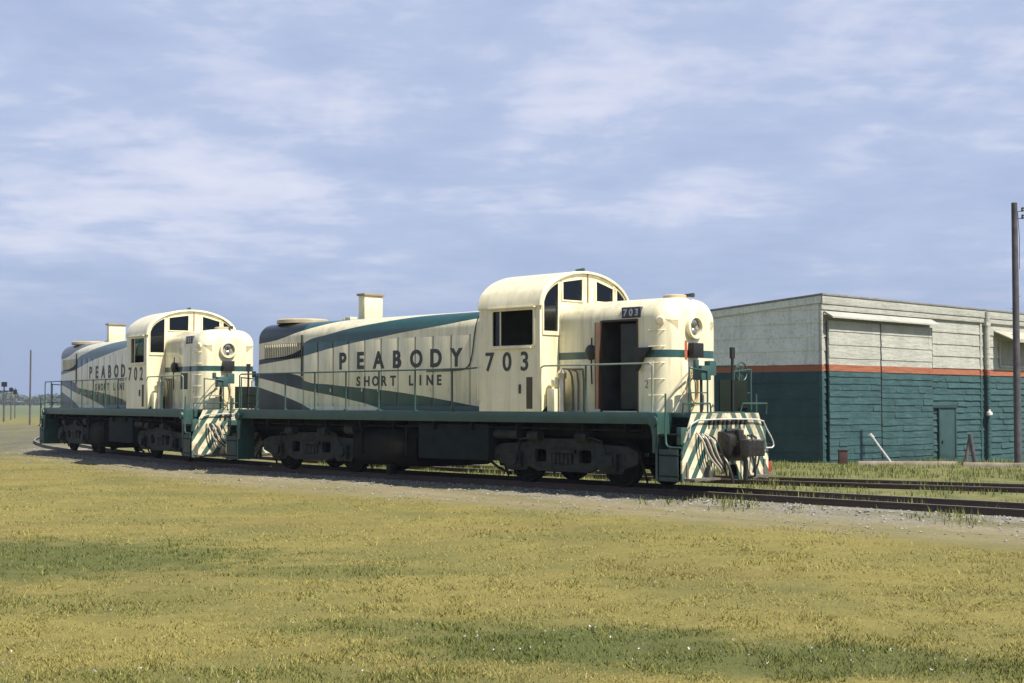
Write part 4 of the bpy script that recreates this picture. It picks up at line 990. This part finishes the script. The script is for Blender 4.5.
# ------------------------------------------------------------ grass blades, weeds, stones
def blade_mat(name, c0, c1, c2_):
    g = G(name, 0.8); g.bs.inputs['Specular IOR Level'].default_value = 0.2
    gn = g.n('ShaderNodeNewGeometry').outputs['Random Per Island']
    r = g.n('ShaderNodeValToRGB'); g.l(gn, r.inputs[0]); e_ = r.color_ramp.elements; e_[0].color = (*c0, 1); e_[1].color = (*c2_, 1); x_ = e_.new(.5); x_.color = (*c1, 1)
    n1 = g.noise(1.6, 4); g.l(g.mix(g.rng(n1, .3, .7, 0, .35), r.outputs[0], c0), g.bs.inputs['Base Color']); return g.m
straw_m = blade_mat('dry_grass', (0.205, 0.185, 0.052), (0.285, 0.25, 0.074), (0.355, 0.315, 0.105))
green_m = blade_mat('green_grass', (0.065, 0.085, 0.018), (0.125, 0.145, 0.036), (0.22, 0.225, 0.07))
weed_m = blade_mat('lineside_weeds', (0.07, 0.10, 0.022), (0.17, 0.195, 0.05), (0.34, 0.32, 0.12))
def blades(name, x, y, h, m, w=.006, lean=.7, z=None):
    n = len(x); a = rng.uniform(0, 2 * np.pi, n); zb = gheight(x, y) if z is None else z
    b = np.stack([x, y, zb - .005], 1); side = np.stack([np.cos(a), np.sin(a), 0 * a], 1) * (w * rng.uniform(.6, 1.4, n))[:, None]
    l_ = rng.uniform(0, 2 * np.pi, n); tip = b + np.stack([np.cos(l_) * h * lean * rng.uniform(0, 1, n), np.sin(l_) * h * lean * rng.uniform(0, 1, n), h], 1)
    v = np.stack([b - side, b + side, tip], 1).reshape(-1, 3); return tri_mesh(name, v, m)
def vnoise(x, y, s, seed=0):
    return np.array([noise.noise(Vector((a * s + seed, b * s, seed * .37))) for a, b in zip(x, y)])
def sample(n, y0, y1, margin=1.5, p=1.0):
    # even in picture area: denser near the camera
    u = rng.uniform(0, 1, n); iy = (1 / y0) * (1 - u) + (1 / y1) * u; y = 1 / iy
    x = rng.uniform(-1, 1, n) * (y * .365 + margin); return x, y
def patchf(x, y):
    f = np.zeros(len(x))
    jit = vnoise(x, y, 1.1, 5) * .9 - .15
    for (px, py, rx, ry, amt) in PATCH:
        d = ((x - px) / rx) ** 2 + ((y - py) / ry) ** 2 + jit; f = np.maximum(f, amt * np.clip((1.3 - d) / 1.1, 0, 1))
    return f
cp_q = cp
x, y = sample(360000, 7.6, 48)
tdd = sdist(x, y, cp)
n_big = vnoise(x, y, .35, 2); n_small = vnoise(x, y, 2.5, 9)
keep = (tdd < -3.6 + n_big * 2.2 + np.clip((-7 - x) / 8, 0, 1) * 1.8) & (rng.uniform(0, 1, len(x)) < .62 + n_small * .9)
x, y, n_big, n_small = x[keep], y[keep], n_big[keep], n_small[keep]
gf = patchf(x, y); isg = rng.uniform(0, 1, len(x)) < np.clip(gf * 1.5 + .07 + n_big * .22, 0, 1)
hh = (.020 + .016 * rng.uniform(0, 1, len(x)) + .02 * np.clip(n_small, -1, 1)) * (1 + .0 * y); hh = hh * (.8 + .7 * np.clip(n_big, 0, .5) + (rng.uniform(0, 1, len(x)) < .02) * 1.6); hh = np.clip(hh, .012, .11)
wd_ = .0022 + .00028 * y
o = blades('dry_grass', x[~isg], y[~isg], hh[~isg], straw_m, wd_[~isg], 1.6); tag(o, 'short straw coloured dry grass covering the foreground field', 'grass', kind='stuff')
o = blades('green_grass', x[isg], y[isg], hh[isg] * 1.25, green_m, wd_[isg], 1.3); tag(o, 'darker green grass and clover growing in patches of the field', 'grass', kind='stuff')
# small pale clover heads
x, y = sample(2600, 9, 15); gf = patchf(x, y); k_ = rng.uniform(0, 1, len(x)) < gf * .22; x, y = x[k_], y[k_]
pts = np.stack([x, y, np.full(len(x), .06)], 1); o = leaf_mass('clover_flowers', np.repeat(pts, 4, 0) + rng.normal(0, .004, (len(x) * 4, 3)), .010, whitep); tag(o, 'tiny white clover heads dotting the greener grass in front', 'flowers', kind='stuff')
# weeds round the tracks and the shed
x = rng.uniform(-6, 26, 90000); y = rng.uniform(20, 52, 90000)
td1, td2_ = sdist(x, y, cp), sdist(x, y, c2); vis = np.abs(x) < y * .37 + 1
shedx = ((x - cornerp[0]) + (y - cornerp[1])) * .7071; shedy = (-(x - cornerp[0]) + (y - cornerp[1])) * .7071
insid = (shedy > -.05) & (shedx > -.05)
cl = vnoise(x, y, .9, 3); cl2 = vnoise(x, y, .28, 8)
k1 = (td1 > 1.0) & vis & ~insid & (cl + cl2 * .8 > -.12) & ((np.abs(td2_) > .9) | (cl > .25))
k1 |= (td1 > -2.2) & (td1 < 1.0) & vis & (cl > .18) & ((x > 2.5)) & (np.abs(np.abs(td1) - .75) > .12)
x, y, cl = x[k1], y[k1], cl[k1]
h = .06 + .24 * np.clip(cl + .25, 0, 1) * rng.uniform(.3, 1, len(x))
o = blades('lineside_weeds', x, y, h, weed_m, .011, .5, gheight(x, y) + bedh(sdist(x, y, cp), sdist(x, y, c2))); tag(o, 'yellowish green weeds and grass growing between the tracks and the shed', 'weeds', kind='stuff')
# ballast stones
def stones(name, n, smin, smax, td_lo, td_hi, m, label):
    s = rng.uniform(-30, 16, n); t = rng.normal((td_lo + td_hi) / 2, (td_hi - td_lo) / 3.4, n)
    P = np.array([(cpt(a) + cfar(a) * b)[:2] for a, b in zip(s, t)]); r = rng.uniform(smin, smax, n)
    base = np.array([(1, 0, 0), (-1, 0, 0), (0, 1, 0), (0, -1, 0), (0, 0, 1), (0, 0, -1)], float); F = np.array([(0, 2, 4), (2, 1, 4), (1, 3, 4), (3, 0, 4), (2, 0, 5), (1, 2, 5), (3, 1, 5), (0, 3, 5)])
    v = base[None] * r[:, None, None] * rng.uniform(.6, 1.2, (n, 6, 1)); a = rng.uniform(0, 6.28, n); ca, sa = np.cos(a), np.sin(a)
    v = np.stack([v[..., 0] * ca[:, None] - v[..., 1] * sa[:, None], v[..., 0] * sa[:, None] + v[..., 1] * ca[:, None], v[..., 2] * .7], 2)
    zb = gheight(P[:, 0], P[:, 1]) + r * .25 + bedh(t, t * 0 + 9)
    v[..., 0] += P[:, 0][:, None]; v[..., 1] += P[:, 1][:, None]; v[..., 2] += zb[:, None]
    tris = v[:, F, :].reshape(-1, 3); o = tri_mesh(name, tris, m); tag(o, label, 'gravel', kind='stuff')
stone_m = blade_mat('ballast_stone', (0.13, 0.12, 0.10), (0.25, 0.235, 0.20), (0.42, 0.40, 0.38))
stones('ballast', 16000, .015, .04, -2.3, 2.4, stone_m, 'grey crushed stone ballast under and beside the nearer track')
